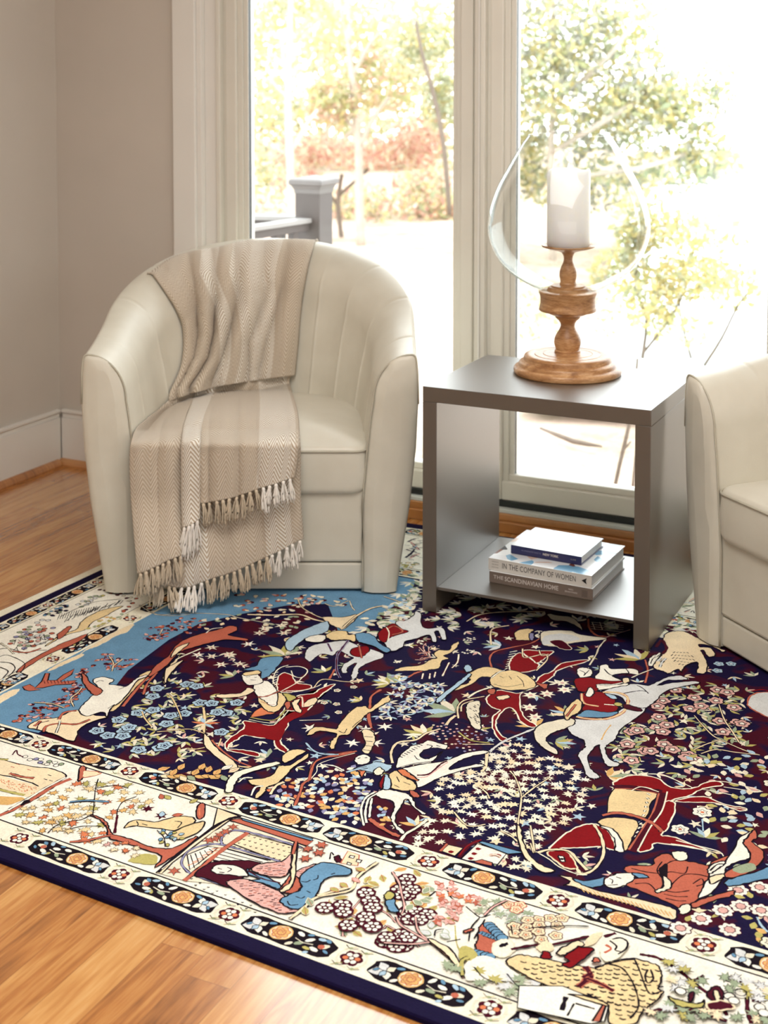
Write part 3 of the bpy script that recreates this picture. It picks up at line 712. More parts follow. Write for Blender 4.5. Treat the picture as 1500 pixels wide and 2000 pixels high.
bm = bmesh.new(); add_box(bm, -2.0, .06, -1.1, .06, -.04, 0)
dk = bmo('deck_boards', bm, M_railtop, rail)
# ---------------------------------------------------------------- the rug
rr = random.Random(5)
def pile(name, c, c2=None, sc=9.0, nz=.05):
    """dyed wool / silk pile: colour (optionally blotched with a second dye), knotted texture"""
    t = NT(name); tc = t.n('ShaderNodeTexCoord')
    n = t.n('ShaderNodeTexNoise', i_Scale=260.0, i_Detail=2.0); t.l(tc.outputs['Object'], n.inputs['Vector'])
    a = lin(c)
    if c2:
        n2 = t.n('ShaderNodeTexNoise', i_Scale=sc, i_Detail=2.0, i_Distortion=1.0); t.l(tc.outputs['Object'], n2.inputs['Vector'])
        col = t.ramp(n2.outputs[0], [(.52, a), (.60, lin(c2))])
    else:
        n2 = t.n('ShaderNodeTexNoise', i_Scale=22.0, i_Detail=2.0); t.l(tc.outputs['Object'], n2.inputs['Vector'])
        col = t.ramp(n2.outputs[0], [(.3, tuple(v*(1-nz*1.5) for v in a[:3])+(1,)), (.7, tuple(min(1, v*(1+nz*1.5)) for v in a[:3])+(1,))])
    mx = t.n('ShaderNodeMixRGB', blend_type='MULTIPLY'); mx.inputs[0].default_value = .35
    t.l(col, mx.inputs[1]); t.l(t.ramp(n.outputs[0], [(.35, (.6, .6, .6, 1)), (.6, (1, 1, 1, 1))]), mx.inputs[2])
    t.base(sock=mx.outputs[0], rough=.9, spec=.12)
    t.bump(n.outputs[0], .5, .0015); return t.m
PAL = dict(navy=pile('navy_pile', (21, 12, 52)), field=pile('navy_field_pile', (21, 12, 54), (68, 8, 30), 10.0), maroon=pile('maroon_pile', (74, 8, 30)), crimson=pile('crimson_pile', (132, 12, 20)),
    cream=pile('cream_pile', (252, 244, 220)), white=pile('white_pile', (250, 245, 230)), tan=pile('tan_pile', (238, 212, 160)), ltan=pile('light_tan_pile', (246, 226, 188)),
    rust=pile('rust_pile', (192, 104, 82)), orange=pile('orange_pile', (222, 130, 88)), blue=pile('blue_pile', (108, 152, 184)), sky=pile('sky_pile', (176, 204, 222)), sage=pile('sage_pile', (158, 172, 142)), olive=pile('olive_pile', (190, 180, 106)),
    pink=pile('pink_pile', (226, 178, 168)), dk=pile('black_pile', (22, 10, 22)), pale=pile('pale_grey_pile', (222, 224, 222)), lav=pile('lavender_pile', (150, 148, 184)), gold=pile('gold_pile', (226, 180, 112)), stone=pile('stone_pile', (236, 228, 204)))
PN = list(PAL); RUG_O = Vector((-1.4, 3.0, 0))
def inside(p, poly):
    x, y = p; c = False; n = len(poly)
    for i in range(n):
        a, b = poly[i], poly[(i+1) % n]
        if (a[1] > y) != (b[1] > y) and x < (b[0]-a[0])*(y-a[1])/(b[1]-a[1])+a[0]: c = not c
    return c
class Rug:
    def __init__(s): s.basel = 0; s.items = []; s.v = []; s.f = []; s.m = []; s.grid = {}
    G = .009
    def cells(s, pts, closed, fillin):
        G = s.G; C = set(); n = len(pts)
        for i in range(n if closed else n-1):
            a, b = pts[i], pts[(i+1) % n]; k = max(1, int(math.hypot(b[0]-a[0], b[1]-a[1])/(G*.45)))
            for q in range(k+1): C.add((int((a[0]+(b[0]-a[0])*q/k)//G), int((a[1]+(b[1]-a[1])*q/k)//G)))
        if fillin:
            y0 = min(c[1] for c in C); y1 = max(c[1] for c in C); rows = {}
            for c in C: rows.setdefault(c[1], []).append(c[0])
            for y, xs in rows.items():
                xs.sort()
                for x in range(xs[0], xs[-1]+1):
                    if (x, y) not in C and inside(((x+.5)*G, (y+.5)*G), pts): C.add((x, y))
        return C
    def z(s, C):
        lv = max([s.grid.get(c, 0) for c in C]+[s.basel])+1
        for c in C: s.grid[c] = lv
        s.maxlv = max(getattr(s, 'maxlv', 0), lv)
        return lv
    def poly(s, pts, col):
        """pts: world xy"""
        if len(pts) < 3: return
        if (max(p[0] for p in pts)-min(p[0] for p in pts))*(max(p[1] for p in pts)-min(p[1] for p in pts)) > 1.2: s.basel = max(s.basel, getattr(s, 'maxlv', 0))+1; s.maxlv = s.basel; lv = s.basel
        else: lv = s.z(s.cells(pts, True, True))
        z = RUGZ+.00003*lv; k = len(s.v)
        s.v += [(p[0]-RUG_O.x, p[1]-RUG_O.y, z) for p in pts]; s.f.append(tuple(range(k, k+len(pts)))); s.m.append(PN.index(col))
    def line(s, pts, col, w, closed=False, jag=.2):
        """ribbon of width w metres"""
        P = [Vector((p[0], p[1])) for p in pts]; n = len(P)
        if n < 2: return
        L = []; R_ = []
        for i in range(n):
            a = P[(i-1) % n] if closed or i > 0 else P[i]; b = P[(i+1) % n] if closed or i < n-1 else P[i]
            t = b-a
            if t.length < 1e-7: t = Vector((1, 0))
            t.normalize(); nn = Vector((-t.y, t.x)); h = w/2*(1+rr.uniform(-jag, jag)*1.5)
            L.append(P[i]+nn*h); R_.append(P[i]-nn*h)
        C = s.cells(L, closed, False) | s.cells(R_, closed, False) | s.cells(P, closed, False); lv = s.z(C); z = RUGZ+.00003*lv; k = len(s.v)
        s.v += [(p.x-RUG_O.x, p.y-RUG_O.y, z) for p in L+R_]
        for i in range(n if closed else n-1):
            j = (i+1) % n; s.f.append((k+i, k+j, k+n+j, k+n+i)); s.m.append(PN.index(col))
RG = Rug()
TILE = dict(A=(0, 1000, 3.75), B=(0, 1300, 3.75), C=(0, 1600, 3.75), D=(300, 1500, 3.75), E=(400, 1600, 3.75), F=(750, 1600, 3.75), G=(1100, 1600, 3.75), H=(200, 1150, 3.75), I=(350, 1150, 3.75), J=(600, 1150, 3.75), K=(850, 1150, 3.75), L=(1100, 1150, 3.75), M=(400, 1350, 3.75), N=(700, 1400, 3.75), P=(1000, 1450, 3.0), Q=(1280, 1130, 6.82), U=(780, 950, 6.82), X=(0, 0, 1.0))
def g(px, py):
    q = onz(px, py, RUGZ); return (q.x, q.y)
def T(tile, x, y):
    a = TILE[tile]; return g(a[0]+x/a[2], a[1]+y/a[2])
def jag(pts, a=.0012):
    return [(x+rr.uniform(-a, a), y+rr.uniform(-a, a)) for x, y in pts]
def fill(tile, col, pts, line='dk', lw=3.0, smooth=True, n=5):
    P = [T(tile, x, y) for x, y in pts]
    if smooth: P = catmull(P, n, True)
    P = jag(P, .0013)
    RG.poly(P, col)
    if line: RG.line(P, line, lw/1000, True)
def stroke(tile, col, pts, w=3, smooth=True, edge=None):
    P = [T(tile, x, y) for x, y in pts]
    if smooth: P = catmull(P, 5)
    if edge: RG.line(P, edge, (w+2.8)/1000)
    RG.line(P, col, w/1000)
def rot(p, c, a, s): return (c[0]+(p[0]*cos(a)-p[1]*sin(a))*s, c[1]+(p[0]*sin(a)+p[1]*cos(a))*s)
def star(c, r, a, col, k=5, inner=.45, jg=.1, edge=None):
    P = []
    for i in range(2*k):
        q = a+i*PI/k; rad = r*(1 if i % 2 == 0 else inner)*(1+rr.uniform(-jg, jg)); P.append((c[0]+rad*cos(q), c[1]+rad*sin(q)))
    RG.poly(P, col)
    if edge: RG.line(P, edge, .0016, True)
def disc(c, r, col, n=12, edge=None, ew=.0018, asp=1, a=0):
    P = [rot((cos(2*PI*i/n), asp*sin(2*PI*i/n)), c, a, r) for i in range(n)]; P = jag(P, r*.05); RG.poly(P, col)
    if edge: RG.line(P, edge, ew, True)
def flower(c, r, pet, ctr='maroon', edge='dk', k=6, a=None, ew=.0020):
    """scalloped flower with outlined petals"""
    a = rr.uniform(0, 6) if a is None else a; P = []
    for i in range(k*4):
        q = a+i*2*PI/(k*4); P.append((c[0]+r*(.78+.22*abs(sin((q-a)*k/2)))*cos(q), c[1]+r*(.78+.22*abs(sin((q-a)*k/2)))*sin(q)))
    RG.poly(P, pet)
    if edge: RG.line(P, edge, ew, True)
    Q = []
    for i in range(k*2+1):
        q = a+i*PI/k; rad = r*(.55 if i % 2 else .33); Q.append((c[0]+rad*cos(q), c[1]+rad*sin(q)))
    RG.line(Q, edge or ctr, ew*.8); disc(c, r*.2, ctr, 6)
def grape(c, r, pet='white', edge='maroon', k=6, ctr='maroon'):
    disc(c, r*1.12, edge, 10)
    for i in range(k):
        q = i*2*PI/k+.3; disc((c[0]+r*.62*cos(q), c[1]+r*.62*sin(q)), r*.27, pet, 7)
    disc(c, r*.2, pet, 6)
def leaf(c, a, L, w, col, vein=None, edge=None):
    P = [(0, 0), (.2, w*.7), (.5, w), (.8, w*.5), (1, 0), (.8, -w*.5), (.5, -w), (.2, -w*.7)]
    P = [rot(p, c, a, L) for p in P]; P = jag(P, L*.03); RG.poly(P, col)
    if edge: RG.line(P, edge, .0014, True)
    if vein: RG.line([c, rot((.8, 0), c, a, L)], vein, .0012)
def maple(c, a, s, col, edge=None):
    B = [(0, -.35), (.15, -.1), (.55, -.45), (.42, -.05), (.95, .1), (.45, .25), (.55, .65), (.15, .45), (0, .95), (-.18, .45), (-.6, .6), (-.42, .22), (-.9, .05), (-.4, -.05), (-.5, -.5), (-.12, -.12)]
    P = jag([rot(p, c, a, s) for p in B], s*.07); RG.poly(P, col)
    if edge: RG.line(P, edge, .0014, True)
def palm(c, a, L, cols, k=5, spread=1.6, edge=None):
    for i in range(k):
        q = a+(i/(k-1)-.5)*spread; leaf(c, q, L*(1-.25*abs(i/(k-1)-.5)), .15, cols[i % len(cols)], edge=edge)
def sprig(c, a, L, cols, n=6, ls=.02, stem='maroon', sw=.002):
    P = [c]; q = a
    for i in range(n):
        q += rr.uniform(-.15, .15); P.append((P[-1][0]+L/n*cos(q), P[-1][1]+L/n*sin(q)))
    if stem: RG.line(P, stem, sw)
    for i, p in enumerate(P[1:]):
        for sg in (-1, 1): leaf(p, q+sg*.8, ls, .26, cols[(i+(sg > 0)) % len(cols)])

# lines of the rug, as photographed: y at image x
nearA = lambda x: 1674+.377*x      # outer edge
nearB = lambda x: 1648+.371*x      # navy band | outer guard
nearC = lambda x: 1601+.353*x      # outer guard | main border
nearD = lambda x: 1447+.3095*x     # main border | inner guard
nearE = lambda x: 1413+.296*x      # inner guard | field
leftA0 = lambda x: 1191-.4555*x; leftA = lambda x: 1205-.466*x; leftB = lambda x: 1217-.47*x; leftC = lambda x: 1236-.465*x; leftD = lambda x: 1328-.527*x; leftE = lambda x: 1356-.528*x
farA = lambda x: 1022+.14*(x-800); farB = lambda x: 1031+.142*(x-800); farC = lambda x: 1045+.148*(x-800); farD = lambda x: 1110+.172*(x-800); farE = lambda x: 1128+.182*(x-800)
XR = 2150
def isect(f, h):
    a = f(0); b = f(1)-a; c = h(0); d = h(1)-c; x = (c-a)/(b-d); return (x, f(x))
def quad(near, left, far, xr=XR):
    p = isect(near, left); q = isect(left, far); return [p, q, (xr, far(xr)), (xr, near(xr))]
def band(q, col): RG.poly([g(*p) for p in q], col)
Q0 = quad(nearA, leftA0, farA); QA = quad(nearA, leftA, farA)
for nm, q, col in (('A', QA, 'navy'), ('B', quad(nearB, leftB, farB), 'cream'), ('C', quad(nearC, leftC, farC), 'white'), ('D', quad(nearD, leftD, farD), 'cream'), ('E', quad(nearE, leftE, farE), 'field')):
    P = q[:]
    if nm in 'CDE': RG.line([g(*p) for p in (P[3], P[0], P[1], P[2])], 'dk' if nm != 'E' else 'cream', .0036, jag=.03)
    band(P, col)
    if nm in 'CD':
        RG.line([g(*p) for p in (P[3], P[0], P[1], P[2])], 'dk', .0036, jag=.05)
def par(f1, f2, t): return lambda x: f1(x)*(1-t)+f2(x)*t

# guard stripes: long black cartouches and small round ones
def strip(fo, fi, vertical=None):
    """returns mapping (u px along, v 0..1) to rug point; fo outer line, fi inner line"""
    def M(x, v):
        # step across the band perpendicular to it in the rug plane
        a = Vector(g(x, fo(x))); b = Vector(g(x+2, fo(x+2))); t = (b-a).normalized(); nn = Vector((-t.y, t.x))
        # width to the inner line
        q = Vector(g(x, fi(x))); w = (q-a).dot(nn); return (a.x+nn.x*w*v, a.y+nn.y*w*v)
    return M
def cart(M, x0, x1, flip=False, scale=1.0):
    W_ = x1-x0; m = lambda u, v: M(x0+W_*(1-u if flip else u), v)
    A = m(.5, .5); B = m(.6, .5); wid = (Vector(m(.5, 1))-Vector(m(.5, 0))).length
    P = []
    for i in range(40):
        q = 2*PI*i/40; cu = .5+.49*max(-1, min(1, 1.12*cos(q)))*(1-.02*sin(6*q)); cv = .5+.37*max(-1, min(1, 1.35*sin(q)))+.02*sin(9*q); P.append(m(cu, cv))
    RG.poly(P, 'dk'); 
    d = math.atan2(B[1]-A[1], B[0]-A[0]); r = wid*.30
    c = m(.60, .52); disc(c, r, 'ltan', 18, 'gold', .0022, asp=.92)
    flower(c, r*.82, 'gold', 'gold', 'rust', 7, 0, .0016)
    RG.line([rot((cos(t*.9)*(.15+.04*t), sin(t*.9)*(.15+.04*t)), c, 0, r) for t in range(14)], 'rust', .0013)
    # leaves and buds
    c = m(.84, .5); 
    for k, (da, L, cl) in enumerate(((.5, 1.1, 'pale'), (2.1, .8, 'white'), (-.7, .9, 'pale'), (-2.2, .7, 'stone'), (1.3, .6, 'sky'))): leaf(c, d+da, r*L*1.35, .36, cl, edge='dk')
    for u, v, cl, s in ((.13, .55, 'stone', .5), (.2, .35, 'white', .45), (.3, .62, 'white', .42), (.37, .38, 'sage', .42), (.27, .3, 'olive', .35), (.42, .72, 'white', .4), (.33, .8, 'blue', .3), (.08, .4, 'blue', .3), (.2, .78, 'sky', .38), (.72, .28, 'white', .35), (.74, .74, 'blue', .34), (.93, .45, 'blue', .25), (.45, .25, 'stone', .36)):
        disc(m(u, v), r*s*1.15, cl, 7, 'dk', .0012, asp=.55, a=d+rr.uniform(-1, 1))
    disc(m(.155, .52), r*.32, 'rust', 7)
    leaf(m(.10, .75), d-.5, r*.7, .3, 'blue'); leaf(m(.22, .2), d+.7, r*.6, .3, 'sky')
    RG.line([m(.24, .5), m(.34, .44), m(.44, .52)], 'stone', .002)
def small(M, x, dx=17):
    c = M(x, .5); wid = (Vector(M(x, 1))-Vector(M(x, 0))).length; r = wid*.34
    disc(c, r*1.22, 'stone', 18); disc(c, r*1.0, 'cream', 18); flower(c, r*.86, 'maroon', 'maroon', 'maroon', 6)
    for i in range(6):
        q = i*PI/3+.2; disc((c[0]+r*.45*cos(q), c[1]+r*.45*sin(q)), r*.24, 'white' if i % 3 else 'orange', 7, 'maroon', .001)
    disc(c, r*.18, 'white', 6)
    for s in (-1, 1):
        for v in (.16, .84):
            p = M(x+s*dx, v); q = M(x+s*dx*1.35, v); a = math.atan2(q[1]-p[1], q[0]-p[0])
            RG.line([rot((-.5, .15*s), p, a, r), rot((0, -.12*s), p, a, r), rot((.5, .2*s), p, a, r)], 'dk', .0014)
            disc(p, r*.16, 'sage', 5); RG.line([rot((-.3, -.3), p, a, r), rot((.35, .3), p, a, r)], 'olive', .0012)
M1 = strip(nearB, nearC); M2 = strip(nearD, nearE)
for x0, x1, fl in ((-250, -100, 0), (-60, 5-60+2, 0)): pass
for x0, x1, fl in ((38, 185, 0), (238, 397, 0), (455, 632, 1), (702, 898, 1), (978, 1190, 1)): cart(M1, x0, x1, fl)
for x in (14, 209, 425, 665, 937): small(M1, x, 15)
for x0, x1, fl in ((-70, 40, 0), (78, 212, 0), (257, 402, 0), (452, 611, 0), (618, 787, 1), (852, 1040, 1), (1112, 1322, 1), (1406, 1640, 1)): cart(M2, x0, x1, fl)
for x in (59, 234, 427, 820, 1075, 1362): small(M2, x, 15)
# the same stripes along the short side (left) and the far side
def cart_left(fo, fi, xs, sm):
    M = strip(fo, fi)
    for x0, x1, fl in xs: cart(M, x0, x1, fl)
    for x in sm: small(M, x, 7)
cart_left(leftB, leftC, [(-60, 2, 0), (4, 76, 0), (84, 172, 0), (180, 260, 0)], [(80), 176])
cart_left(leftD, leftE, [(-50, 32, 0), (0, 0.1, 0), (108, 208, 0), (262, 340, 0)], [86, 236])
cart_left(farB, farC, [(740, 795, 0), (800, 860, 0), (1330, 1400, 0)], [])
cart_left(farD, farE, [(770, 830, 0), (1318, 1372, 0), (1376, 1440, 1)], [])

# ---- generic growth: fills ground between the drawn figures
def scatter(poly, n, fn, dmin=8):
    """poly in image px, fn(px,py)"""
    x0 = min(p[0] for p in poly); x1 = max(p[0] for p in poly); y0 = min(p[1] for p in poly); y1 = max(p[1] for p in poly); pts = []; t = 0
    while len(pts) < n and t < n*40:
        t += 1; p = (rr.uniform(x0, x1), rr.uniform(y0, y1))
        if not inside(p, poly): continue
        d = dmin*(.6+.4*(p[1]-1000)/700)
        if any(abs(p[0]-q[0]) < d*1.35 and abs(p[1]-q[1]) < d*.75 for q in pts): continue
        pts.append(p)
    for p in sorted(pts, key=lambda p: p[1]): fn(g(*p))
ra = lambda: rr.uniform(0, 2*PI)
pick = lambda *a: rr.choice(a)
def PX(tile, pts):
    a = TILE[tile]; return [(a[0]+x/a[2], a[1]+y/a[2]) for x, y in pts]
def pl(s):
    v = [float(t) for t in s.replace(',', ' ').split()]; return list(zip(v[::2], v[1::2]))
def FL(tile, col, s, line='dk', lw=3.0, smooth=True): fill(tile, col, pl(s), line, lw, smooth)
def ST(tile, col, s, w=3, edge=None): stroke(tile, col, pl(s), w, True, edge)
# ---- sky of the hunting ground, clouds
RG.poly([g(*p) for p in [isect(nearE, leftE), (40, nearE(40)), (75, 1432), (115, 1408), (190, 1385), (250, 1310), (330, 1250), (390, 1218), (470, 1200), (560, 1183), (640, 1180), (660, 1232), (700, 1240), (745, 1200), (800, 1165), (812, 1133), isect(farE, leftE)]], 'blue')
for s in ("590,1045 640,1010 700,990 780,950 850,910 930,880 980,830 960,825 860,870 760,930 660,990 600,1030", "380,1160 470,1120 600,1060 590,1045 480,1090 400,1130 350,1165", "-60,1430 40,1380 120,1330 140,1300 80,1310 0,1350 -70,1390"):
    FL('A', 'ltan', s, 'stone', 2)
# ---- stuff growing over the navy field, behind the figures
ALLF = [(130, 1440), (230, 1350), (330, 1280), (420, 1240), (560, 1200), (700, 1250), (780, 1215), (840, 1190), (1240, 1240), (1300, 1240), (1500, 1340), (1500, 1840), (1100, 1725), (700, 1600), (400, 1515)]
scatter(ALLF, 330, lambda c: (palm(c, ra(), rr.uniform(.018, .028), [pick('stone', 'cream', 'sage', 'ltan'), pick('olive', 'sky', 'stone', 'pink')], 3, 1.8) if rr.random() < .6 else star(c, rr.uniform(.009, .015), ra(), pick('cream', 'stone', 'sky', 'ltan', 'pink'), 5, .4)), 17)
hexflower = lambda c: (flower(c, .0135*rr.uniform(.85, 1.1), 'sky', 'navy', 'dk', 5), leaf(c, ra(), .026, .3, pick('sage', 'stone', 'olive')))
def bluetree(p): hexflower(p)
PXH = lambda s: PX('H', pl(s))
scatter(PXH("-60,1120 120,960 260,780 400,650 560,640 760,660 820,800 1080,800 1090,900 960,1090 880,1100 640,1240 420,1240 250,1230 60,1180"), 74, lambda c: palm(c, ra(), .028, ['sage', 'stone', 'olive'], 3, 1.6), 12)
for x, y in pl("400,730 370,790 620,700 690,715 715,835 800,840 985,835 905,910 840,905 260,910 370,890 500,930 600,915 470,990 120,960 160,1040 195,1015 40,1075 265,1180 420,1165 870,1050 455,1150 150,1080 -40,1040"):
    flower(T('H', x, y), .019, 'sky', 'navy', 'dk', 5, ew=.0026)
for a, b in (("740,870 750,960 745,1050 780,1130 860,1200 960,1290 1090,1310", 5), ("745,1060 640,1030 520,1040 400,1050", 3), ("360,1010 310,950 290,900", 3), ("580,960 560,900 510,800 470,770", 3), ("760,1160 690,1175 620,1170", 3), ("840,1180 870,1100", 3)):
    ST('H', 'tan', a, b, 'dk')
FL('H', 'ltan', "745,1060 780,1090 840,1170 960,1260 1000,1330 960,1340 930,1330 880,1270 780,1190 740,1130"); ST('H', 'rust', "800,1110 880,1190 980,1260 1090,1305", 4)
palm(T('H', 750, 990), 1.5, .035, ['ltan', 'sky', 'orange'], 7, 5.5)
for i in range(11): leaf(T('H', 400+i*52, 1330+(i % 3)*20), rr.uniform(.6, 2.0), .03, .28, pick('ltan', 'gold', 'white'), 'rust', 'dk'); leaf(T('H', 420+i*50, 1370), rr.uniform(-.6, .4), .03, .26, pick('gold', 'ltan', 'sage'), None, 'dk')
# shrubs on the sky
for reg, n in (("660,1120 760,1040 900,1030 1000,1080 940,1150 820,1170 720,1160", 26), ("1050,940 1060,860 1150,830 1260,830 1230,930 1120,950", 22), ("1220,880 1260,780 1400,760 1500,790 1480,880 1330,900", 22), ("180,1440 260,1390 400,1400 560,1290 620,1280 560,1400 400,1460 250,1480", 34), ("440,1330 520,1250 600,1140 640,1150 600,1290", 18), ("100,1500 300,1470 420,1480 320,1560 110,1560", 14)):
    scatter(PX('A', pl(reg)), n, lambda c: (disc(c, .0062, pick('rust', 'maroon', 'pink', 'lav'), 6, 'dk', .0014), leaf(c, ra(), .011, .35, pick('rust', 'maroon', 'pink'), None)), 4)
for s in ("820,1170 830,1110 800,1060", "830,1130 900,1080", "1170,900 1190,860", "540,1430 520,1370 570,1330 600,1290", "470,1440 380,1410 250,1400"): ST('A', 'ltan', s, 2.5, 'dk')
# cream maple tree
def mp(c): maple(c, ra(), .0150*rr.uniform(.85, 1.2), pick('cream', 'cream', 'stone', 'ltan', 'white'))
treeN = PX('N', pl("540,700 560,560 620,440 760,400 880,400 920,330 1000,250 1160,170 1260,220 1290,300 1440,300 1520,330 1640,420 1700,460 1640,600 1560,700 1500,790 1380,830 1300,960 1200,960 1140,900 1000,900 900,880 760,880 560,940 400,940 420,860 500,780"))
scatter(treeN, 165, mp, 14.5)
for s in ("1170,1100 1250,1030 1190,940 1180,850 1170,780 1190,640 1190,560 1150,450 1110,400", "1190,600 1290,520 1400,450", "1190,940 1120,880 1040,840", "960,600 940,560 880,510", "930,790 800,800 700,700", "1260,930 1290,1000 1260,800"): ST('N', 'ltan', s, 3, 'dk')
FL('N', 'ltan', "1160,800 1190,820 1210,930 1260,1020 1340,1090 1440,1130 1340,1140 1230,1050 1180,950")
scatter(PX('N', pl("1000,1060 1100,1010 1250,1060 1220,1160 1080,1120")), 6, mp, 15)
# pink and white flowering tree at right
treeL = PX('L', pl("360,1130 440,1040 540,960 640,870 700,780 800,700 960,740 1080,700 1300,700 1380,760 1300,860 1340,960 1360,1080 1330,1180 1160,1140 1120,1220 1040,1290 900,1400 830,1360 700,1250 560,1280 440,1320 380,1220"))
scatter(treeL, 90, lambda c: palm(c, ra(), .030, ['olive', 'sage', 'stone'], 3, 1.7), 11)
for x, y in pl("500,1050 540,1040 700,940 690,1020 730,1050 470,1140 600,1190 640,1190 740,1140 800,1180 500,1260 920,1220 960,1250 1170,1050 1150,970 1280,980 1310,990 820,740 730,820 690,860 960,800 930,880 1010,860 1130,740 1200,760 1120,820 1250,870 760,1000 900,1240"):
    flower(T('L', x, y), .019, 'pink', 'pale', 'dk', 5, ew=.0026); disc(T('L', x, y), .006, 'white', 6, 'dk', .0012)
for s in ("1440,1220 1340,1190 1200,1130 1100,1080 1020,1000 960,930", "1440,1220 1260,1200 1120,1180 1010,1210", "1290,1130 1240,1050 1180,960 1140,850", "1150,1110 1050,1140 960,1180"): ST('L', 'ltan', s, 2.6, 'dk')
# speckled thicket
for reg in ("430,800 560,660 700,640 860,600 1100,560 1230,640 1220,780 1120,880 1160,960 1000,950 860,880 640,860 500,800",):
    scatter(PX('M', pl(reg)), 150, lambda c: (leaf(c, ra(), .017, .34, pick('gold', 'white', 'sky', 'ltan', 'lav', 'orange', 'cream')),), 7)
ST('M', 'rust', "660,840 700,740 720,680 780,640 770,600 800,530 900,480 1100,440", 5, 'dk'); ST('M', 'cream', "780,640 820,590 830,540 930,500 1100,455", 2)
smallbits = lambda c: (leaf(c, ra(), .022, .3, pick('cream', 'stone', 'olive', 'sage', 'ltan', 'pink', 'sky')),)
for reg, n, d in (("1340,1540 1500,1530 1500,1660 1420,1640 1370,1600", 46, 9), ("1320,1478 1500,1472 1500,1530 1340,1520", 42, 8)):
    scatter(pl(reg), n, smallbits, d)
# leaf field behind the table and below the chair
darkleaf = lambda c: palm(c, ra(), rr.uniform(.032, .046), ['stone', 'pale', 'cream', 'sage', 'ltan'], 4, 1.8)
scatter(pl("830,1190 860,1160 1000,1155 1240,1190 1240,1230 1120,1225 1100,1200 960,1230 900,1225 860,1230"), 46, darkleaf, 12)
scatter(pl("680,1235 740,1215 770,1170 800,1130 825,1120 820,1200 790,1210 720,1240"), 34, darkleaf, 10)
scatter(pl("820,1110 1000,1120 1240,1180 1290,1250 1350,1230 1360,1180 1200,1150 1000,1110"), 46, darkleaf, 12)
star6 = lambda c: star(c, .019, ra(), pick('cream', 'stone', 'white'), 6, .36)
for x, y in pl("1310,270 1330,325 1150,325 1070,405 800,430 700,485 800,495 935,490 870,555 1000,550 930,480 1190,290"): star6(T('H', x, y)); disc(T('H', x, y), .003, 'rust', 5)
scatter(PX('H', pl("700,230 900,200 1200,180 1480,200 1490,300 1380,330 1100,260 940,250 760,310")), 34, lambda c: leaf(c, ra(), .02, .3, pick('stone', 'ltan', 'sage', 'cream')), 9)
scatter(pl("430,1160 560,1160 640,1165 700,1175 640,1195 560,1200 450,1190"), 44, lambda c: (disc(c, .008, pick('maroon', 'pink', 'stone', 'rust'), 6, 'dk', .0014), leaf(c, ra(), .016, .3, pick('stone', 'pink', 'ltan'))), 7)
scatter(PX('J', pl("400,240 560,170 640,100 760,60 800,160 660,260 480,280")), 20, lambda c: leaf(c, ra(), .026, .3, pick('stone', 'cream', 'sky', 'sage')), 12)
for s in ("270,120 400,190 600,180 900,190 1000,215 1250,260", "640,190 500,200 380,190"): ST('H', 'stone', s, 2.6, 'dk')
ST('I', 'ltan', "500,190 700,195 880,190 1000,230 1200,270", 6, 'dk'); FL('I', 'ltan', "1050,210 1200,210 1300,190 1280,240 1200,300 1170,290 1100,260"); ST('I', 'ltan', "1200,290 1290,210 1400,150 1490,130", 5, 'dk'); ST('I', 'ltan', "870,80 900,140 1000,200 1060,220", 3, 'dk')
# palms
palm(T('I', 770, 490), 2.6, .075, ['sage', 'olive', 'stone'], 5, 2.2); palm(T('I', 780, 480), 1.2, .05, ['stone', 'sage'], 3, .8)
for tile, x, y, a, L, cs in (('J', 640, 690, 2.3, .06, ['sky', 'olive', 'sage', 'stone']), ('J', 600, 700, 3.2, .045, ['olive', 'cream']), ('J', 130, 610, 2.6, .04, ['olive', 'cream', 'sage']), ('J', 1080, 910, 2.9, .085, ['sage', 'stone', 'sage', 'sky']), ('J', 860, 1070, 2.6, .055, ['olive', 'cream', 'ltan']), ('K', 480, 420, 3.3, .05, ['sky', 'pale', 'sage']), ('K', 980, 920, 2.6, .05, ['ltan', 'sage', 'gold', 'sky']), ('K', 880, 1120, .2, .045, ['olive', 'sage', 'sky']), ('K', 730, 1010, 2.5, .05, ['gold', 'ltan']), ('L', 560, 520, 2.5, .07, ['olive', 'stone', 'sky', 'ltan']), ('L', 1400, 640, 2.4, .03, ['stone', 'sage']), ('H', 960, 640, 3.0, .04, ['sage', 'stone', 'olive']), ('H', 1220, 1220, 3.0, .035, ['sage', 'sky', 'stone']), ('J', 300, 560, 4, .03, ['sage']), ('I', 1330, 820, 3.0, .03, ['ltan', 'olive']), ('P', 560, 200, .6, .05, ['ltan', 'gold', 'sage']), ('P', 700, 160, .2, .03, ['stone', 'sage']), ('M', 450, 490, 2.9, .03, ['sage', 'stone']), ('K', 1120, 450, 3.2, .035, ['sage', 'olive']), ('N', 420, 800, 2.2, .04, ['gold', 'ltan', 'sky']), ('K', 360, 940, 2, .016, ['sage', 'sky'])):
    palm(T(tile, x, y), a, L, cs, 5 if L > .04 else 4, 2.0)
for x, y in pl("220,745 340,720 125,835 215,845 230,905"): flower(T('J', x, y), .010, 'cream', 'orange', 'dk', 5)
scatter(PX('J', pl("640,600 760,700 900,700 1040,700 1020,790 860,900 640,980 500,940 520,860 640,740")), 36, lambda c: palm(c, ra(), .022, ['sky', 'lav', 'stone', 'cream'], 5, 3.5), 12)
scatter(PX('J', pl("880,1010 1000,980 1300,1000 1340,1080 1200,1200 1060,1200 900,1060")), 60, lambda c: disc(c, .0035, pick('pink', 'lav', 'stone'), 5), 6)
scatter(PX('J', pl("1340,1180 1500,1160 1500,1480 1300,1460 1000,1400 1260,1330")), 30, mp, 14)
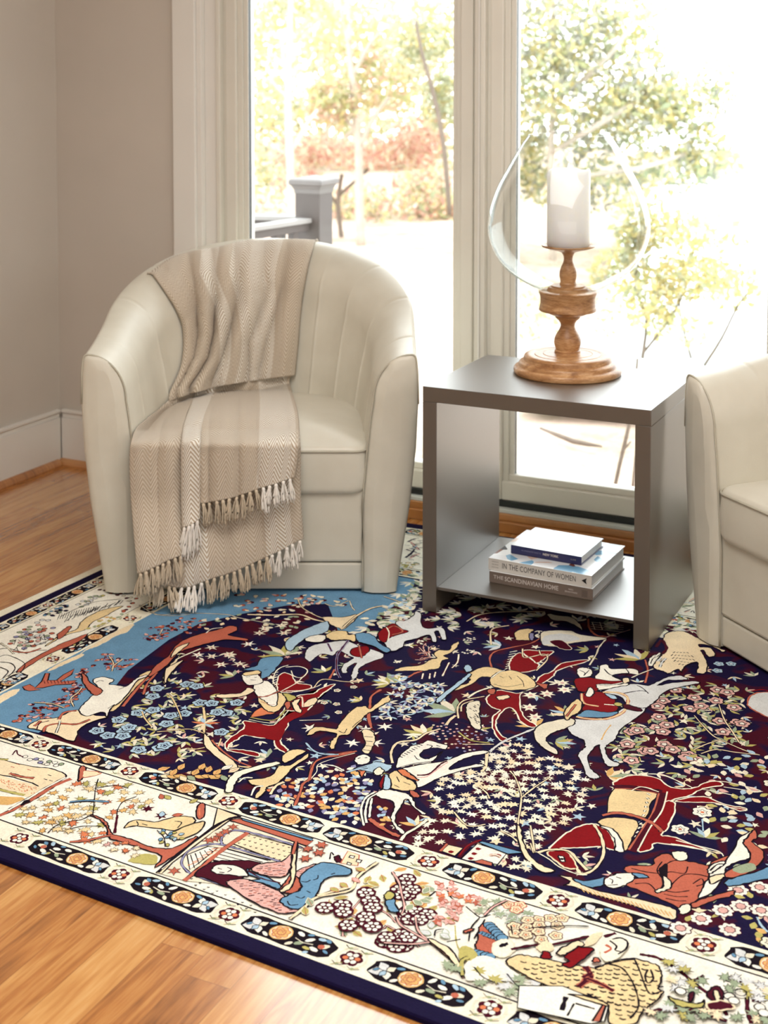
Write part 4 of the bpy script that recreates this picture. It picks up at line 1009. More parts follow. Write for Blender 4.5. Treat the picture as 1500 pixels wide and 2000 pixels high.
for x, y in pl("330,1130 500,1130 570,1010 430,1030 20,1020"): star(T('J', x, y), .020, ra(), 'white', 6, .35)
for x, y in pl("700,780 820,770 690,870 730,940 930,690 950,740"): star(T('K', x, y), .020, ra(), 'cream', 7, .5); disc(T('K', x, y), .005, 'pink', 6)
for x, y in pl("1140,550 1230,550 1130,600"): flower(T('L', x, y), .014, 'sky', 'pale', 'dk', 5)
for x, y in pl("860,800 1010,730 1170,670 1280,520 1300,640 1440,500 1450,670 1220,810"): flower(T('G', x, y), .020, 'white', 'gold', 'maroon', 8); disc(T('G', x, y), .009, 'pink', 8, 'maroon', .0015)
scatter(PX('G', pl("1340,820 1500,760 1500,880 1380,880")), 6, lambda c: leaf(c, ra(), .022, .3, pick('olive', 'gold')), 10)
for x, y in pl("900,750 1380,580 1390,730 1250,560"): leaf(T('G', x, y), ra(), .02, .3, 'olive')
ST('G', 'sky', "1500,830 1450,780 1420,720", 4)
flower(T('P', 1115, 410), .021, 'white', 'orange', 'dk', 6); flower(T('P', 985, 510), .019, 'white', 'rust', 'dk', 6); palm(T('P', 1130, 560), 1.6, .04, ['sage', 'olive', 'cream', 'sky'], 5, 2.4); ST('P', 'sky', "1115,450 1120,520", 3)
for tile, x, y, r in (('J', 1190, 370, .018), ('J', 1170, 460, .017), ('J', 660, 530, .012), ('J', 830, 390, .012), ('J', 730, 410, .010)):
    c = T(tile, x, y)
    for i in range(12): disc(rot((rr.uniform(-1, 1), rr.uniform(-1, 1)), c, 0, r*.8), .003, pick('white', 'cream'), 5)
# reddish accents
ST('J', 'rust', "470,1020 450,940 460,860 470,790 540,740", 6, 'dk'); ST('K', 'rust', "415,580 400,510 440,460 560,430 700,400 790,350 830,335", 4, 'dk'); ST('K', 'rust', "1120,220 1130,290 1180,340 1250,350", 6, 'dk'); ST('K', 'pink', "1240,360 1330,330 1430,300", 3); ST('K', 'stone', "1250,370 1200,430 1180,480 1130,560", 4, 'dk')
for i in range(4): ST('K', 'stone', "%d,245 %d,300" % (1150+i*55, 1170+i*55), 2)
for i in range(4): ST('K', 'stone', "1140,%d 1380,%d" % (245+i*16, 270+i*16), 2)
ST('L', 'rust', "600,520 620,600 600,690", 4, 'maroon')
# the field and border carry on past the right chair
def anygrowth(c):
    k = rr.random()
    if k < .45: palm(c, ra(), rr.uniform(.025, .04), [pick('stone', 'cream', 'sage'), pick('olive', 'sky', 'ltan')], 4, 1.9)
    elif k < .7: flower(c, .018, pick('pink', 'sky', 'cream'), 'maroon', 'dk', 6)
    else: star(c, .017, ra(), pick('cream', 'ltan', 'white'), 6, .4)
scatter([(1505, 1340), (2080, 1420), (2080, 2010), (1505, 1845)], 190, anygrowth, 22)
scatter([(1500, 1925), (2100, 2110), (2100, 2320), (1500, 2110)], 60, lambda c: maple(c, ra(), .02, pick('sage', 'olive', 'gold', 'ltan'), 'dk'), 20)
for x0 in (1660, 1880): cart(M2, x0, x0+190, 1)
for x0 in (1220, 1470, 1720): cart(M1, x0, x0+215, 1)
# ---- left hill, white beast, fire bird
FL('B', 'ltan', "230,430 300,400 420,385 560,330 700,370 790,380 680,415 580,470 540,560 400,510 300,480 210,460")
for s in ("320,490 340,450 430,430 560,435 660,400", "250,450 300,410", "430,400 470,350 560,335"): ST('B', 'rust', s, 5, 'dk')
ST('B', 'maroon', "270,470 290,430 360,410", 3); ST('B', 'white', "410,500 430,450 440,410", 3, 'dk')
FL('B', 'tan', "780,330 830,270 900,200 960,130 1040,60 1110,40 1060,100 980,180 900,270 840,330"); ST('B', 'rust', "900,300 980,200 1060,110 1150,40 1220,0", 6, 'dk'); FL('B', 'ltan', "1200,60 1240,0 1300,-60 1330,-80 1270,10 1220,120 1195,130")
FL('B', 'white', "680,120 700,100 760,88 835,112 800,140 860,150 920,160 950,140 1000,100 1060,75 1080,85 1000,120 940,210 870,280 830,300 800,340 780,385 750,345 640,375 580,345 600,300 660,240 700,200 720,170")
FL('B', 'rust', "600,60 640,90 660,130 740,180 745,205 700,225 650,190 620,150 600,110"); 
for s in ("700,130 730,115 760,120", "870,180 910,165", "790,320 840,290"): ST('B', 'dk', s, 2)
FL('B', 'rust', "165,160 215,140 260,165 300,120 330,60 365,58 350,110 410,110 460,70 545,25 520,70 440,120 565,110 520,140 400,145 320,165 250,170 300,180 210,190 180,180", smooth=False)
for i in range(8): ST('B', 'maroon', "%d,%d %d,%d" % (320+i*25, 110, 330+i*25, 135), 1.6)
# ---- rust deer
FL('H', 'rust', "350,620 400,560 480,500 530,430 600,380 720,335 860,300 920,278 975,280 990,305 940,330 930,345 1060,372 1050,385 900,378 800,398 700,425 600,455 550,480 480,560 400,620 345,650")
FL('H', 'ltan', "540,440 640,400 560,470 500,510"); ST('H', 'cream', "540,520 600,490 720,440", 4, 'dk'); ST('H', 'white', "760,330 800,300 880,290", 2.6); FL('H', 'ltan', "455,690 460,600 520,560 590,530 540,580 490,640 470,690"); ST('H', 'rust', "300,780 330,700 400,620", 5, 'dk')
# ---- archer with the crimson horse (left of centre)
FL('I', 'crimson', "480,970 690,1000 760,900 860,900 940,890 1010,810 1060,765 1140,700 1040,730 980,770 860,790 760,900 800,985 750,1080 745,1130 800,1190 770,1200 700,1150 690,1100 600,1095 480,1075 430,1105 375,1135 365,1175 440,1180 570,1200 575,1232 420,1200 345,1180 345,1120 440,1050 480,1010", 'cream', 3.2)
FL('I', 'crimson', "510,980 700,1010 740,960 860,895 940,890 900,930 800,985 755,1080 720,1115 600,1090 490,1070", None)
FL('I', 'crimson', "720,740 725,650 770,615 830,640 860,690 960,705 950,735 850,755 780,760", 'cream', 3)
for s in ("730,700 690,690 700,620 740,580 800,560", "780,575 880,570 940,600 900,650 840,640 820,600", "750,750 860,690 900,650", "780,750 900,745 1000,720 1040,700"): ST('I', 'cream', s, 3)
for i in range(7): ST('I', 'cream', "%d,%d %d,%d" % (725-i*3, 610+i*18, 680, 625+i*18), 2.2)
FL('I', 'ltan', "940,820 1010,800 990,850 900,870")
FL('I', 'orange', "520,942 600,870 690,895 700,915 640,925"); ST('I', 'olive', "520,945 690,965 780,890", 3, 'dk'); ST('I', 'cream', "510,960 700,985 800,895", 2.4, 'dk')
FL('I', 'tan', "575,800 620,770 700,760 775,780 775,840 720,900 650,900 600,860"); FL('I', 'white', "540,720 620,675 680,700 720,760 715,850 670,860 620,820 575,790"); ST('I', 'rust', "575,795 640,790 740,750", 3, 'dk'); ST('I', 'rust', "600,830 660,850 700,850", 1.6)
FL('I', 'ltan', "270,780 350,775 450,765 500,730 555,745 470,790 300,802"); FL('I', 'white', "455,640 500,610 590,640 610,690 520,710 480,690"); FL('I', 'blue', "460,600 520,580 570,565 610,510 760,505 715,580 660,640 600,660 590,610 500,600"); FL('I', 'tan', "470,620 580,600 590,625 490,640")
for s in ("490,650 520,645", "550,655 570,650", "520,670 560,672", "620,600 650,590"): ST('I', 'dk', s, 2)
FL('I', 'olive', "760,765 840,785 860,800 800,830 780,800"); FL('I', 'rust', "770,840 810,830 815,870 785,885"); FL('I', 'ltan', "830,830 890,810 870,850 900,900 870,910 830,870"); ST('I', 'cream', "870,800 900,800 905,870", 3, 'rust')
# bow, arrows
ST('I', 'rust', "950,1400 990,1280 1060,1240 1180,1220 1300,1190", 5, 'dk'); ST('I', 'rust', "1100,660 1140,590", 5, 'dk'); ST('I', 'ltan', "990,720 1050,665 1200,680 1310,685", 2.6, 'dk'); ST('I', 'stone', "880,965 1050,960", 2.4)
# ---- rider in blue on the white horse (top)
FL('J', 'pale', "0,440 60,410 150,395 280,380 400,430 460,440 560,480 540,512 470,535 385,580 375,620 350,660 322,655 330,600 360,545 295,580 295,615 250,612 260,560 335,510 300,490 230,455 190,490 110,478 60,505 20,535 -20,500")
FL('J', 'pale', "500,380 640,340 650,250 720,240 780,200 795,172 832,190 835,260 880,300 990,290 1020,372 985,375 962,318 935,325 952,390 915,392 890,345 800,372 720,392 700,430 640,462 590,450 560,400")
FL('J', 'crimson', "520,330 580,285 640,262 690,300 740,322 640,352 600,370 570,402 530,380"); ST('J', 'rust', "590,300 640,280 700,320 620,345", 4, 'dk'); ST('J', 'cream', "580,290 600,330 590,390", 3)
FL('J', 'crimson', "330,440 440,420 450,460 390,500 320,480"); ST('J', 'rust', "380,420 400,510", 4, 'dk')
FL('J', 'blue', "355,342 420,330 490,355 540,415 612,455 570,475 480,425 400,405 365,385"); FL('J', 'tan', "135,345 200,318 290,318 305,345 350,345 350,395 290,380 200,385 150,370"); FL('J', 'sky', "-150,380 -60,320 50,270 150,240 160,300 110,330 0,360 -70,410 -120,460 -160,430")
for s in ("300,385 250,450 220,500 215,600 240,660", "150,400 180,460"): ST('J', 'maroon', s, 3.5, 'lav')
FL('J', 'white', "-20,380 40,350 130,350 120,390 40,400")
# deep sky patch with bush, top
for s in ("560,60 700,100 760,60", "130,110 200,130 300,90", "310,90 330,140 350,160"): ST('J', 'stone', s, 3, 'dk')
# ---- tan stag with antlers
FL('J', 'tan', "640,605 660,585 720,572 830,560 900,520 950,508 925,480 960,450 1040,452 1060,412 1115,388 1095,432 1050,472 1000,490 1035,512 985,532 965,582 905,592 860,602 740,600")
for s in ("900,500 860,470 810,480", "880,490 850,430 870,400", "890,500 830,520 790,520", "860,470 820,430", "900,500 890,440 920,420"): ST('J', 'pink', s, 2.6, 'dk')
scatter(PX('J', pl("780,420 880,390 960,420 900,480 880,540 800,550 790,490")), 26, lambda c: RG.line([c, (c[0]+rr.uniform(-.01, .01), c[1]+rr.uniform(.004, .012))], pick('pink', 'stone', 'rust'), .0022), 4)
for s in ("850,620 840,660", "900,620 895,660", "940,610 930,650", "1040,540 1010,600 990,640", "1110,480 1100,540 1060,580"): ST('J', 'cream', s, 3.5, 'maroon')
ST('J', 'rust', "740,650 790,620 840,605", 6, 'dk')
# ---- tan gazelle in the middle
FL('J', 'tan', "-5,1070 50,1020 130,1018 210,1030 240,985 300,915 355,872 400,865 430,860 460,882 520,830 592,785 605,800 612,822 560,850 490,895 430,925 395,975 335,1035 300,1072 240,1082 205,1150 200,1175 165,1172 175,1120 215,1078 200,1062 90,1045 30,1075")
for s in ("230,1045 270,1060 290,1030", "330,1020 360,990 400,960"): ST('J', 'dk', s, 2)
ST('J', 'sky', "0,1170 90,1205 210,1215", 4, 'dk')
# ---- tan-robed rider on the crimson horse (centre)
FL('K', 'crimson', "375,810 460,745 620,765 720,700 770,640 860,605 925,548 1110,520 1090,540 905,595 860,645 790,690 700,735 625,775 630,890 665,955 745,1000 700,1015 620,965 590,905 540,872 470,920 445,1000 485,1075 555,1112 480,1112 420,1020 425,935 475,890 420,870", 'cream', 3.2)
FL('K', 'crimson', "545,590 560,510 620,470 690,510 760,560 720,600 620,612", 'cream', 3); FL('K', 'crimson', "640,470 660,450 760,455 850,455 860,470 790,520 740,545 700,510", 'cream', 3)
for s in ("640,440 645,500 700,500 800,480 820,520 740,600", "760,450 780,490 830,480"): ST('K', 'ltan', s, 3, 'dk')
for i in range(8): ST('K', 'cream', "%d,%d %d,%d" % (600-i*10, 455+i*18, 545-i*5, 465+i*18), 2.6)
FL('K', 'tan', "220,640 300,590 370,572 450,585 500,605 420,645 330,650 270,700 150,745 115,735 130,712 220,700 255,665"); FL('K', 'tan', "400,660 470,610 580,600 680,640 735,690 715,728 560,745 440,722 405,700")
for s in ("430,700 520,720 640,700", "470,640 500,655", "540,640 560,665", "600,640 640,680 650,720"): ST('K', 'dk', s, 1.8)
ST('K', 'white', "410,655 470,610 510,600", 3, 'dk'); FL('K', 'sky', "5,835 20,800 120,720 200,660 240,625 265,635 220,680 130,750 40,830"); FL('K', 'sky', "210,580 235,560 260,570 270,600 225,615")
FL('K', 'rust', "740,690 820,700 835,690 810,735 760,710"); FL('K', 'rust', "385,740 440,735 435,770 390,770"); FL('K', 'ltan', "450,790 530,780 540,800 470,815"); ST('K', 'cream', "240,800 290,765 350,740 420,720", 5, 'dk')
for s in ("170,950 165,870 210,820 300,800 360,790", "190,900 200,850 280,820"): ST('K', 'ltan', s, 3.5, 'dk')
FL('K', 'stone', "250,835 330,825 325,900 335,1000 330,1035 270,1010 230,930 225,870")
for i in range(26): q = (rr.uniform(245, 325), rr.uniform(845, 1010)); ST('K', 'dk', "%f,%f %f,%f" % (q[0], q[1], q[0]+14, q[1]+9), 2)
ST('K', 'ltan', "80,1000 110,960 150,930", 6, 'dk')
# stream-like bough running down to the white horse
ST('K', 'pale', "960,970 840,980 740,1020 640,1060 520,1110 440,1160 400,1195", 6, 'dk'); ST('K', 'ltan', "380,1200 370,1300 340,1340", 6, 'dk'); ST('K', 'olive', "170,1050 260,1110 400,1130", 3.5, 'dk'); ST('K', 'ltan', "200,1140 330,1140 430,1140", 3, 'dk')
# grey-backed beast behind the table leg
FL('K', 'stone', "780,320 880,305 1000,310 1040,330 1120,345 1250,360 1230,375 1130,385 1000,400 900,425 800,415 775,380"); FL('K', 'pale', "800,350 900,330 1000,340 1060,370 960,390 880,400 790,410", None); FL('K', 'maroon', "840,385 930,380 1000,440 940,445 880,420", 'stone', 2); FL('K', 'tan', "585,320 650,295 720,300 700,330 715,375 640,378 590,370"); FL('K', 'lav', "690,330 725,330 720,375 695,375"); ST('K', 'ltan', "410,410 405,330 430,290 540,270", 4, 'dk'); FL('K', 'stone', "820,185 900,195 1000,210 1060,260 1080,310 1040,280 960,240 860,230"); ST('K', 'ltan', "230,240 330,190 520,170 800,170", 4, 'dk')
# ---- big white horse with crimson rider
FL('L', 'pale', "30,1020 60,960 200,962 330,950 430,885 520,860 610,872 550,940 450,1005 405,1060 380,1110 320,1150 312,1200 350,1258 408,1278 402,1302 330,1302 290,1255 268,1170 262,1145 222,1170 182,1240 205,1320 265,1378 240,1395 170,1372 140,1290 108,1230 125,1190 160,1160 145,1110 70,1075")
FL('L', 'pale', "280,765 400,715 520,698 620,712 680,688 770,648 860,640 912,665 860,672 760,675 690,712 800,692 940,680 1002,692 890,716 800,735 725,770 690,815 640,855 595,878 520,868 460,835 400,785")
FL('L', 'white', "228,650 262,610 272,565 330,560 352,590 500,588 552,608 540,632 450,622 360,640 420,668 480,705 400,722 250,745 240,700")
for s in ("300,590 340,630 420,660", "460,590 480,620 450,640", "540,710 580,730 625,770", "440,770 560,750 620,760"): ST('L', 'dk', s, 3)
ST('L', 'gold', "350,1000 310,1050 280,1110", 3); 
FL('K', 'stone', "725,1040 790,990 900,962 1010,955 1020,990 960,1025 880,1050 815,1095 830,1135 895,1188 885,1215 800,1175 735,1110")
FL('L', 'crimson', "85,665 200,655 330,678 445,680 425,702 300,700 240,708 250,752 120,755 88,715"); FL('L', 'crimson', "130,775 230,758 300,765 370,800 385,850 402,885 330,912 200,905 135,890 150,850")
FL('L', 'blue', "125,915 180,890 300,908 400,905 345,940 200,948 105,938"); ST('L', 'tan', "290,762 400,765 470,800 465,870 420,920 310,958 170,955 95,940", 5, 'rust'); ST('L', 'tan', "135,770 150,840 260,865", 4, 'rust'); ST('L', 'cream', "300,850 360,855 400,860", 4); disc(T('L', 402, 850), .010, 'olive', 10, 'dk')
FL('L', 'sky', "300,770 360,780 400,805 360,810"); FL('L', 'white', "100,600 140,580 210,598 205,640 120,652"); ST('L', 'dk', "120,600 160,620 150,640 190,600", 2.4); FL('L', 'maroon', "440,848 500,862 575,885 560,902 450,880"); FL('L', 'white', "180,740 205,725 225,770 200,795 165,785"); ST('L', 'white', "250,705 330,710 440,690", 4, 'dk'); FL('L', 'ltan', "430,665 470,655 490,680 450,695"); ST('L', 'stone', "500,655 580,620 660,590", 3)
FL('K', 'tan', "945,900 1030,815 1072,835 1062,900 1010,930 960,968"); ST('K', 'rust', "960,940 1030,850", 4, 'dk'); FL('L', 'white', "620,560 640,500 720,470 700,500 660,560", 'dk', 3); ST('L', 'dk', "640,550 660,510 710,490", 2.4)
# ---- tan lion in the sunlit corner
FL('Q', 'ltan', "130,745 250,708 380,712 470,750 560,800 700,838 800,858 850,930 935,968 890,985 830,945 700,895 585,885 600,920 720,928 795,1000 780,1042 700,1045 640,965 605,970 650,1040 692,1150 670,1262 555,1262 572,1180 548,1115 400,1170 345,1252 300,1215 180,1272 100,1240 -20,1200 0,1120 60,1060 110,1000 150,940 105,870 110,790", 'dk', 3)
for i in range(7):
    for j in range(5):
        if abs(i-3)+abs(j-2) < 5: x, y = 190+i*45+j*18, 1000+j*38-i*2+i*j*1.5; ST('Q', 'dk', "%f,%f %f,%f" % (x, y, x+28, y-22+i*7), 2.4)
ST('Q', 'maroon', "10,920 80,830 120,870 150,940 100,1010", 8); ST('Q', 'white', "0,1050 60,1000", 4, 'dk'); ST('Q', 'crimson', "400,690 480,700 560,700", 7); ST('Q', 'cream', "430,690 520,720 580,760", 3)
for s in ("60,1190 90,1120 140,1070", "30,1110 80,1060"): ST('Q', 'pale', s, 5, 'dk')
FL('P', 'pale', "1500,640 1500,600 1500,560", None) if False else None
FL('L', 'pale', "1350,850 1370,790 1440,760 1560,780 1600,960 1500,940 1400,890", 'rust', 4); ST('L', 'crimson', "1380,750 1460,740 1540,760", 5)
# ---- horse and archer (lower centre)
FL('N', 'white', "275,370 300,290 380,220 470,195 510,175 600,195 655,212 640,240 600,232 540,230 470,252 455,290 500,310 560,290 610,255 560,310 520,340 400,352 320,372")
for i in range(9): ST('N', 'dk', "%d,%d %d,%d" % (300+i*18, 290-i*11, 325+i*18, 300-i*11), 2.4)
for s in ("410,285 430,310 450,315", "500,205 540,215 520,235", "290,375 400,345 560,320 620,250", "570,210 600,220"): ST('N', 'dk', s, 2.4)
FL('N', 'white', "300,392 420,358 560,335 640,322 780,270 900,250 950,252 940,268 820,295 720,335 665,388 780,365 880,348 925,362 800,385 640,432 520,485 440,520 420,480 400,430"); ST('N', 'maroon', "430,430 520,420 600,350 650,325", 5); ST('N', 'pink', "420,445 500,440 600,370 655,335", 3)
FL('N', 'white', "125,560 200,528 260,540 350,562 400,600 430,670 500,708 465,715 400,662 352,602 310,662 272,735 282,790 345,850 310,856 260,800 238,740 262,662 232,612 150,592")
for s in ("120,555 60,590 30,640 20,700 40,800", "130,570 80,600 60,650 50,720 60,780", "100,600 90,650 80,740"): ST('N', 'white', s, 4, 'dk')
FL('N', 'tan', "225,420 290,398 350,450 410,480 425,530 340,545 250,525 215,480"); 
for s in ("260,500 300,520", "330,480 380,500", "280,440 300,480"): ST('N', 'dk', s, 1.8)
FL('N', 'sky', "-40,385 70,350 130,328 200,345 250,360 210,400 120,412 40,395"); FL('N', 'sky', "188,430 222,432 242,510 200,540 170,510"); FL('N', 'orange', "285,392 340,390 400,435 440,468 400,465 320,430"); FL('N', 'rust', "375,540 430,558 455,588 400,590"); FL('N', 'crimson', "150,490 190,430 185,500 165,530"); FL('N', 'cream', "110,400 150,370 190,400 160,430 120,425")
FL('J', 'white', "345,1250 400,1215 465,1235 445,1275 380,1290"); FL('J', 'ltan', "400,1190 425,1130 400,1060 420,1030 480,1050 500,1110 475,1170 450,1210"); ST('J', 'dk', "370,1245 390,1240", 3); ST('J', 'dk', "420,1240 440,1238", 3)
for i in range(4): ST('J', 'dk', "%d,%d %d,%d" % (405+i*4, 1180-i*32, 480, 1190-i*34), 2)
ST('J', 'sky', "285,1345 360,1325 440,1310", 5, 'dk'); ST('J', 'white', "120,1290 200,1300 270,1335", 4, 'dk'); FL('J', 'orange', "380,1340 430,1335 400,1380")
ST('N', 'rust', "80,750 150,800 230,850 300,880", 9, 'dk'); ST('N', 'cream', "310,910 350,860 420,820 500,760", 6, 'dk'); ST('N', 'ltan', "250,340 240,260 290,190 420,170 500,120 600,90", 5, 'dk')
scatter(PX('N', pl("130,650 200,640 240,700 200,790 130,740")), 10, lambda c: leaf(c, ra(), .014, .35, pick('lav', 'gold', 'sky')), 7)
# ---- long pale bough and tan hound (lower left)
FL('M', 'cream', "150,740 165,660 220,600 330,565 520,520 545,540 400,580 280,620 225,680 205,735"); FL('M', 'tan', "320,655 440,640 500,610 540,555 620,545 700,500 760,460 755,490 650,560 600,615 530,680 462,705 440,740 395,785 365,780 405,705 350,690")
ST('M', 'white', "340,770 370,710 430,700", 4, 'dk'); ST('M', 'cream', "250,670 290,640 350,640", 4, 'dk'); FL('M', 'tan', "560,500 600,450 680,430 740,445 680,480 620,520 580,530"); ST('M', 'ltan', "480,760 520,700 580,670", 6, 'dk'); ST('M', 'sky', "740,380 800,440 880,465 980,465", 4, 'dk')
# ---- crimson horse lying upside down (lower right)
FL('P', 'crimson', "592,252 645,208 740,192 850,212 930,262 1050,272 1140,235 1200,228 1235,250 1120,272 1040,312 960,332 890,352 860,292 760,262", 'cream', 3.4)
FL('P', 'crimson', "890,352 955,358 945,430 905,510 875,545 960,560 1190,652 1100,625 850,592 820,625 740,640 760,560 820,460", 'cream', 3.4); FL('P', 'crimson', "955,345 1120,318 1250,365 1375,388 1335,402 1200,358 1060,352", 'cream', 3)
for s in ("1140,232 1250,232 1430,275 1440,290 1240,262", "1110,275 1200,290 1300,312", "740,190 860,188 980,230 1060,268", "760,185 900,195 1000,245", "960,575 1080,605 1210,640 1240,670", "930,595 1060,615 1180,655", "1250,380 1340,390 1380,400"): ST('P', 'cream', s, 2.4)
FL('P', 'tan', "592,275 700,280 850,302 810,360 782,442 640,415 560,412"); FL('P', 'tan', "500,462 580,440 700,450 742,482 705,560 672,632 640,622 600,522 520,482")
for i in range(14): t = i/13; ST('P', 'white', "%f,%f %f,%f" % (790+30*math.sin(t*3)-t*110-0, 300+t*320, 812-t*120, 310+t*320), 3, 'dk')
for s, c, w in (("592,262 700,265 880,292", 'maroon', 12), ("880,295 850,400 790,500 700,640", 'maroon', 15), ("600,272 720,276 850,300", 'rust', 3), ("860,300 830,400 770,500 685,630", 'rust', 3.4), ("910,290 880,400 810,500 735,640", 'cream', 3), ("530,430 620,415 740,440 830,480 880,525", 'rust', 8)): ST('P', c, s, w, 'dk' if w > 6 else None)
ST('P', 'cream', "700,285 760,262 860,292", 2.6)
FL('P', 'crimson', "215,632 300,545 400,490 482,478 522,498 565,520 602,600 605,632 520,612 400,618 300,622", 'cream', 3.4); FL('P', 'white', "515,488 590,508 642,570 655,642 605,634 602,572 562,520")
FL('P', 'crimson', "205,645 300,632 355,680 380,735 320,738 255,695", 'ltan', 3.4); FL('P', 'white', "270,665 300,672 310,700 285,700"); disc(T('P', 292, 685), .004, 'dk', 6)
for s in ("480,482 525,560 535,660 480,745 410,772 380,740", "150,650 220,632 330,640 390,700 440,752"): ST('P', 'ltan', s, 5, 'dk')
for s in ("160,655 220,690 280,735 380,775 440,780",): ST('P', 'cream', s, 2.6)
# ---- reclining figure in terracotta, sword, blue cap
FL('P', 'ltan', "270,780 345,790 370,812 480,862 700,912 880,952 965,988 950,1040 880,1022 700,955 480,892 345,842 300,840 340,815"); FL('P', 'blue', "360,800 440,812 552,790 545,832 470,852 400,830")
for i in range(22): t = i/21; ST('P', 'gold', "%f,%f %f,%f" % (400+t*520, 850+t*145, 425+t*520, 880+t*148), 1.6)
FL('P', 'rust', "655,745 700,722 820,722 838,680 900,650 1000,692 1060,702 1150,722 1175,700 1275,665 1240,722 1165,752 1152,800 1132,870 1062,942 1002,982 958,962 850,912 700,852 648,830 700,802 800,792 700,772")
FL('P', 'rust', "1050,945 1130,915 1210,890 1300,870 1290,900 1180,930 1075,970")
for s in ("850,760 930,700 1010,690", "700,740 780,760 860,770", "870,780 930,760 1010,770 1030,730", "930,840 1000,780 1080,775 1150,790", "900,870 960,880 1040,870", "890,890 960,905 1030,905", "900,915 970,930 1020,930", "1060,830 1110,800 1120,830 1080,845", "880,700 850,750 880,800", "720,830 800,830 850,880"): ST('P', 'dk', s, 2.4)
FL('P', 'dk', "860,750 905,710 915,790 905,850 860,870 880,820", None); FL('P', 'stone', "885,785 925,810 935,850 900,870 850,885 840,870 890,845")
FL('P', 'white', "538,802 580,785 620,770 705,768 715,800 665,838 590,855 545,838"); 
for s in ("570,800 590,810 585,830", "610,790 640,800", "560,840 620,835"): ST('P', 'dk', s, 2.2)
FL('P', 'blue', "705,768 770,775 800,795 740,795"); ST('P', 'maroon', "545,800 600,765 640,765", 3)
FL('P', 'cream', "935,650 985,638 1028,655 1022,690 960,690"); FL('P', 'cream', "975,975 1020,948 1052,962 1042,990 1000,1012")
FL('P', 'white', "1150,795 1172,742 1240,712 1258,680 1312,612 1332,560 1402,528 1360,590 1392,645 1392,682 1322,702 1252,742 1242,790 1185,868 1095,915 1112,860"); FL('P', 'rust', "1420,515 1436,560 1405,585 1472,642 1462,702 1352,785 1245,790 1280,745 1385,702 1396,650 1356,592 1385,550")
FL('P', 'sage', "1290,742 1400,708 1424,750 1335,768", None); FL('P', 'blue', "1245,822 1300,795 1420,765 1520,730 1520,790 1360,832 1270,845"); FL('P', 'ltan', "1160,790 1240,775 1235,800 1165,835"); FL('P', 'white', "1150,740 1210,700 1250,705 1215,740 1160,770"); ST('P', 'dk', "1160,755 1200,720 1235,715", 3)
# ---- little houses under the cream tree
FL('N', 'white', "755,1040 870,930 1090,1000 1020,1085 860,1062 800,1055", smooth=False); FL('N', 'blue', "878,928 915,918 1195,992 1190,1005 1095,1008", smooth=False); ST('N', 'maroon', "735,1035 800,960 880,908", 9); ST('N', 'crimson', "740,1020 800,950 900,905", 3)
FL('N', 'ltan', "605,990 655,938 765,968 710,1022", smooth=False); ST('N', 'rust', "600,990 650,935", 4, 'dk'); FL('N', 'rust', "850,1060 900,1045 980,1070 970,1095 880,1075", smooth=False)
for x, y in pl("855,970 825,1005 800,1040 655,995 1000,1020"): leaf(T('N', x, y), .5, .012, .4, 'crimson')
ST('N', 'cream', "960,1020 1000,1015 1040,1030", 3, 'rust')
# ================= broad cream border along the near side =================
FL('B', 'ltan', "-60,670 60,700 240,742 380,755 485,805 420,852 300,905 260,870 100,820 -60,780"); FL('B', 'ltan', "-60,800 100,832 270,882 330,922 200,962 -60,890", None); FL('B', 'gold', "-40,960 180,972 60,1022 -40,1002", None)
for i in range(60): x = rr.uniform(0, 260); y = 820+x*.25+rr.uniform(0, 60); ST('B', 'orange', "%f,%f %f,%f" % (x, y, x+9, y+6), 1.6)
ST('B', 'olive', "-20,905 80,930 180,950", 6, 'dk'); ST('B', 'olive', "0,685 60,690", 6, 'dk'); ST('B', 'rust', "-30,1110 120,1045 260,965 400,880 520,830", 8, 'dk'); ST('B', 'rust', "70,790 160,815 250,825", 5, 'dk'); FL('B', 'rust', "570,840 590,745 630,745 620,800 590,840"); ST('B', 'white', "60,1060 200,980 330,900 480,820", 5, 'dk'); FL('B', 'dk', "150,1030 180,990 225,990 200,1010", None)
FL('B', 'ltan', "640,770 740,790 620,820 610,780", 'rust', 2.4)
for x, y in pl("320,830 350,800 360,840 120,720 200,760 300,720 80,740"): ST('B', 'dk' if x > 250 else 'rust', "%f,%f %f,%f" % (x, y, x+26, y+8), 2)
scatter(PX('B', pl("170,660 460,720 420,740 230,700")), 12, lambda c: disc(c, .006, pick('sky', 'sage', 'lav', 'white'), 6, 'dk'), 7)
ST('B', 'maroon', "90,655 120,620 130,650 170,670", 3)
brl = lambda c: maple(c, ra(), .0155*rr.uniform(.8, 1.2), pick('gold', 'tan', 'olive', 'orange', 'tan'), 'dk')
RB = PX('B', pl("110,1090 240,1000 380,930 520,880 640,830 800,830 960,880 1110,960 1100,1010 960,1090 860,1070 760,1260 700,1320 560,1250 420,1230 300,1210 200,1160"))
scatter(RB, 84, brl, 14)
for s in ("720,830 700,900 690,1000 680,1090", "680,1090 600,1130 540,1140", "690,1000 600,1000 500,1010", "860,1060 900,1000 1000,960", "700,900 840,880 940,900", "480,1210 600,1180 740,1180", "350,1230 420,1170 540,1140", "860,1060 850,1160"): ST('B', 'dk', s, 2.2)
ST('B', 'blue', "510,1000 640,990 800,1000", 4, 'dk')
FL('B', 'rust', "660,1100 720,1110 780,1150 800,1200 830,1240 960,1275 1080,1325 1200,1345 1280,1335 1440,1255 1410,1300 1270,1400 1130,1485 1185,1400 1060,1355 900,1295 800,1265 780,1190 740,1140"); ST('B', 'rust', "510,1295 640,1285 760,1255 830,1250", 5, 'dk'); ST('B', 'maroon', "840,1230 850,1160 860,1100", 5)
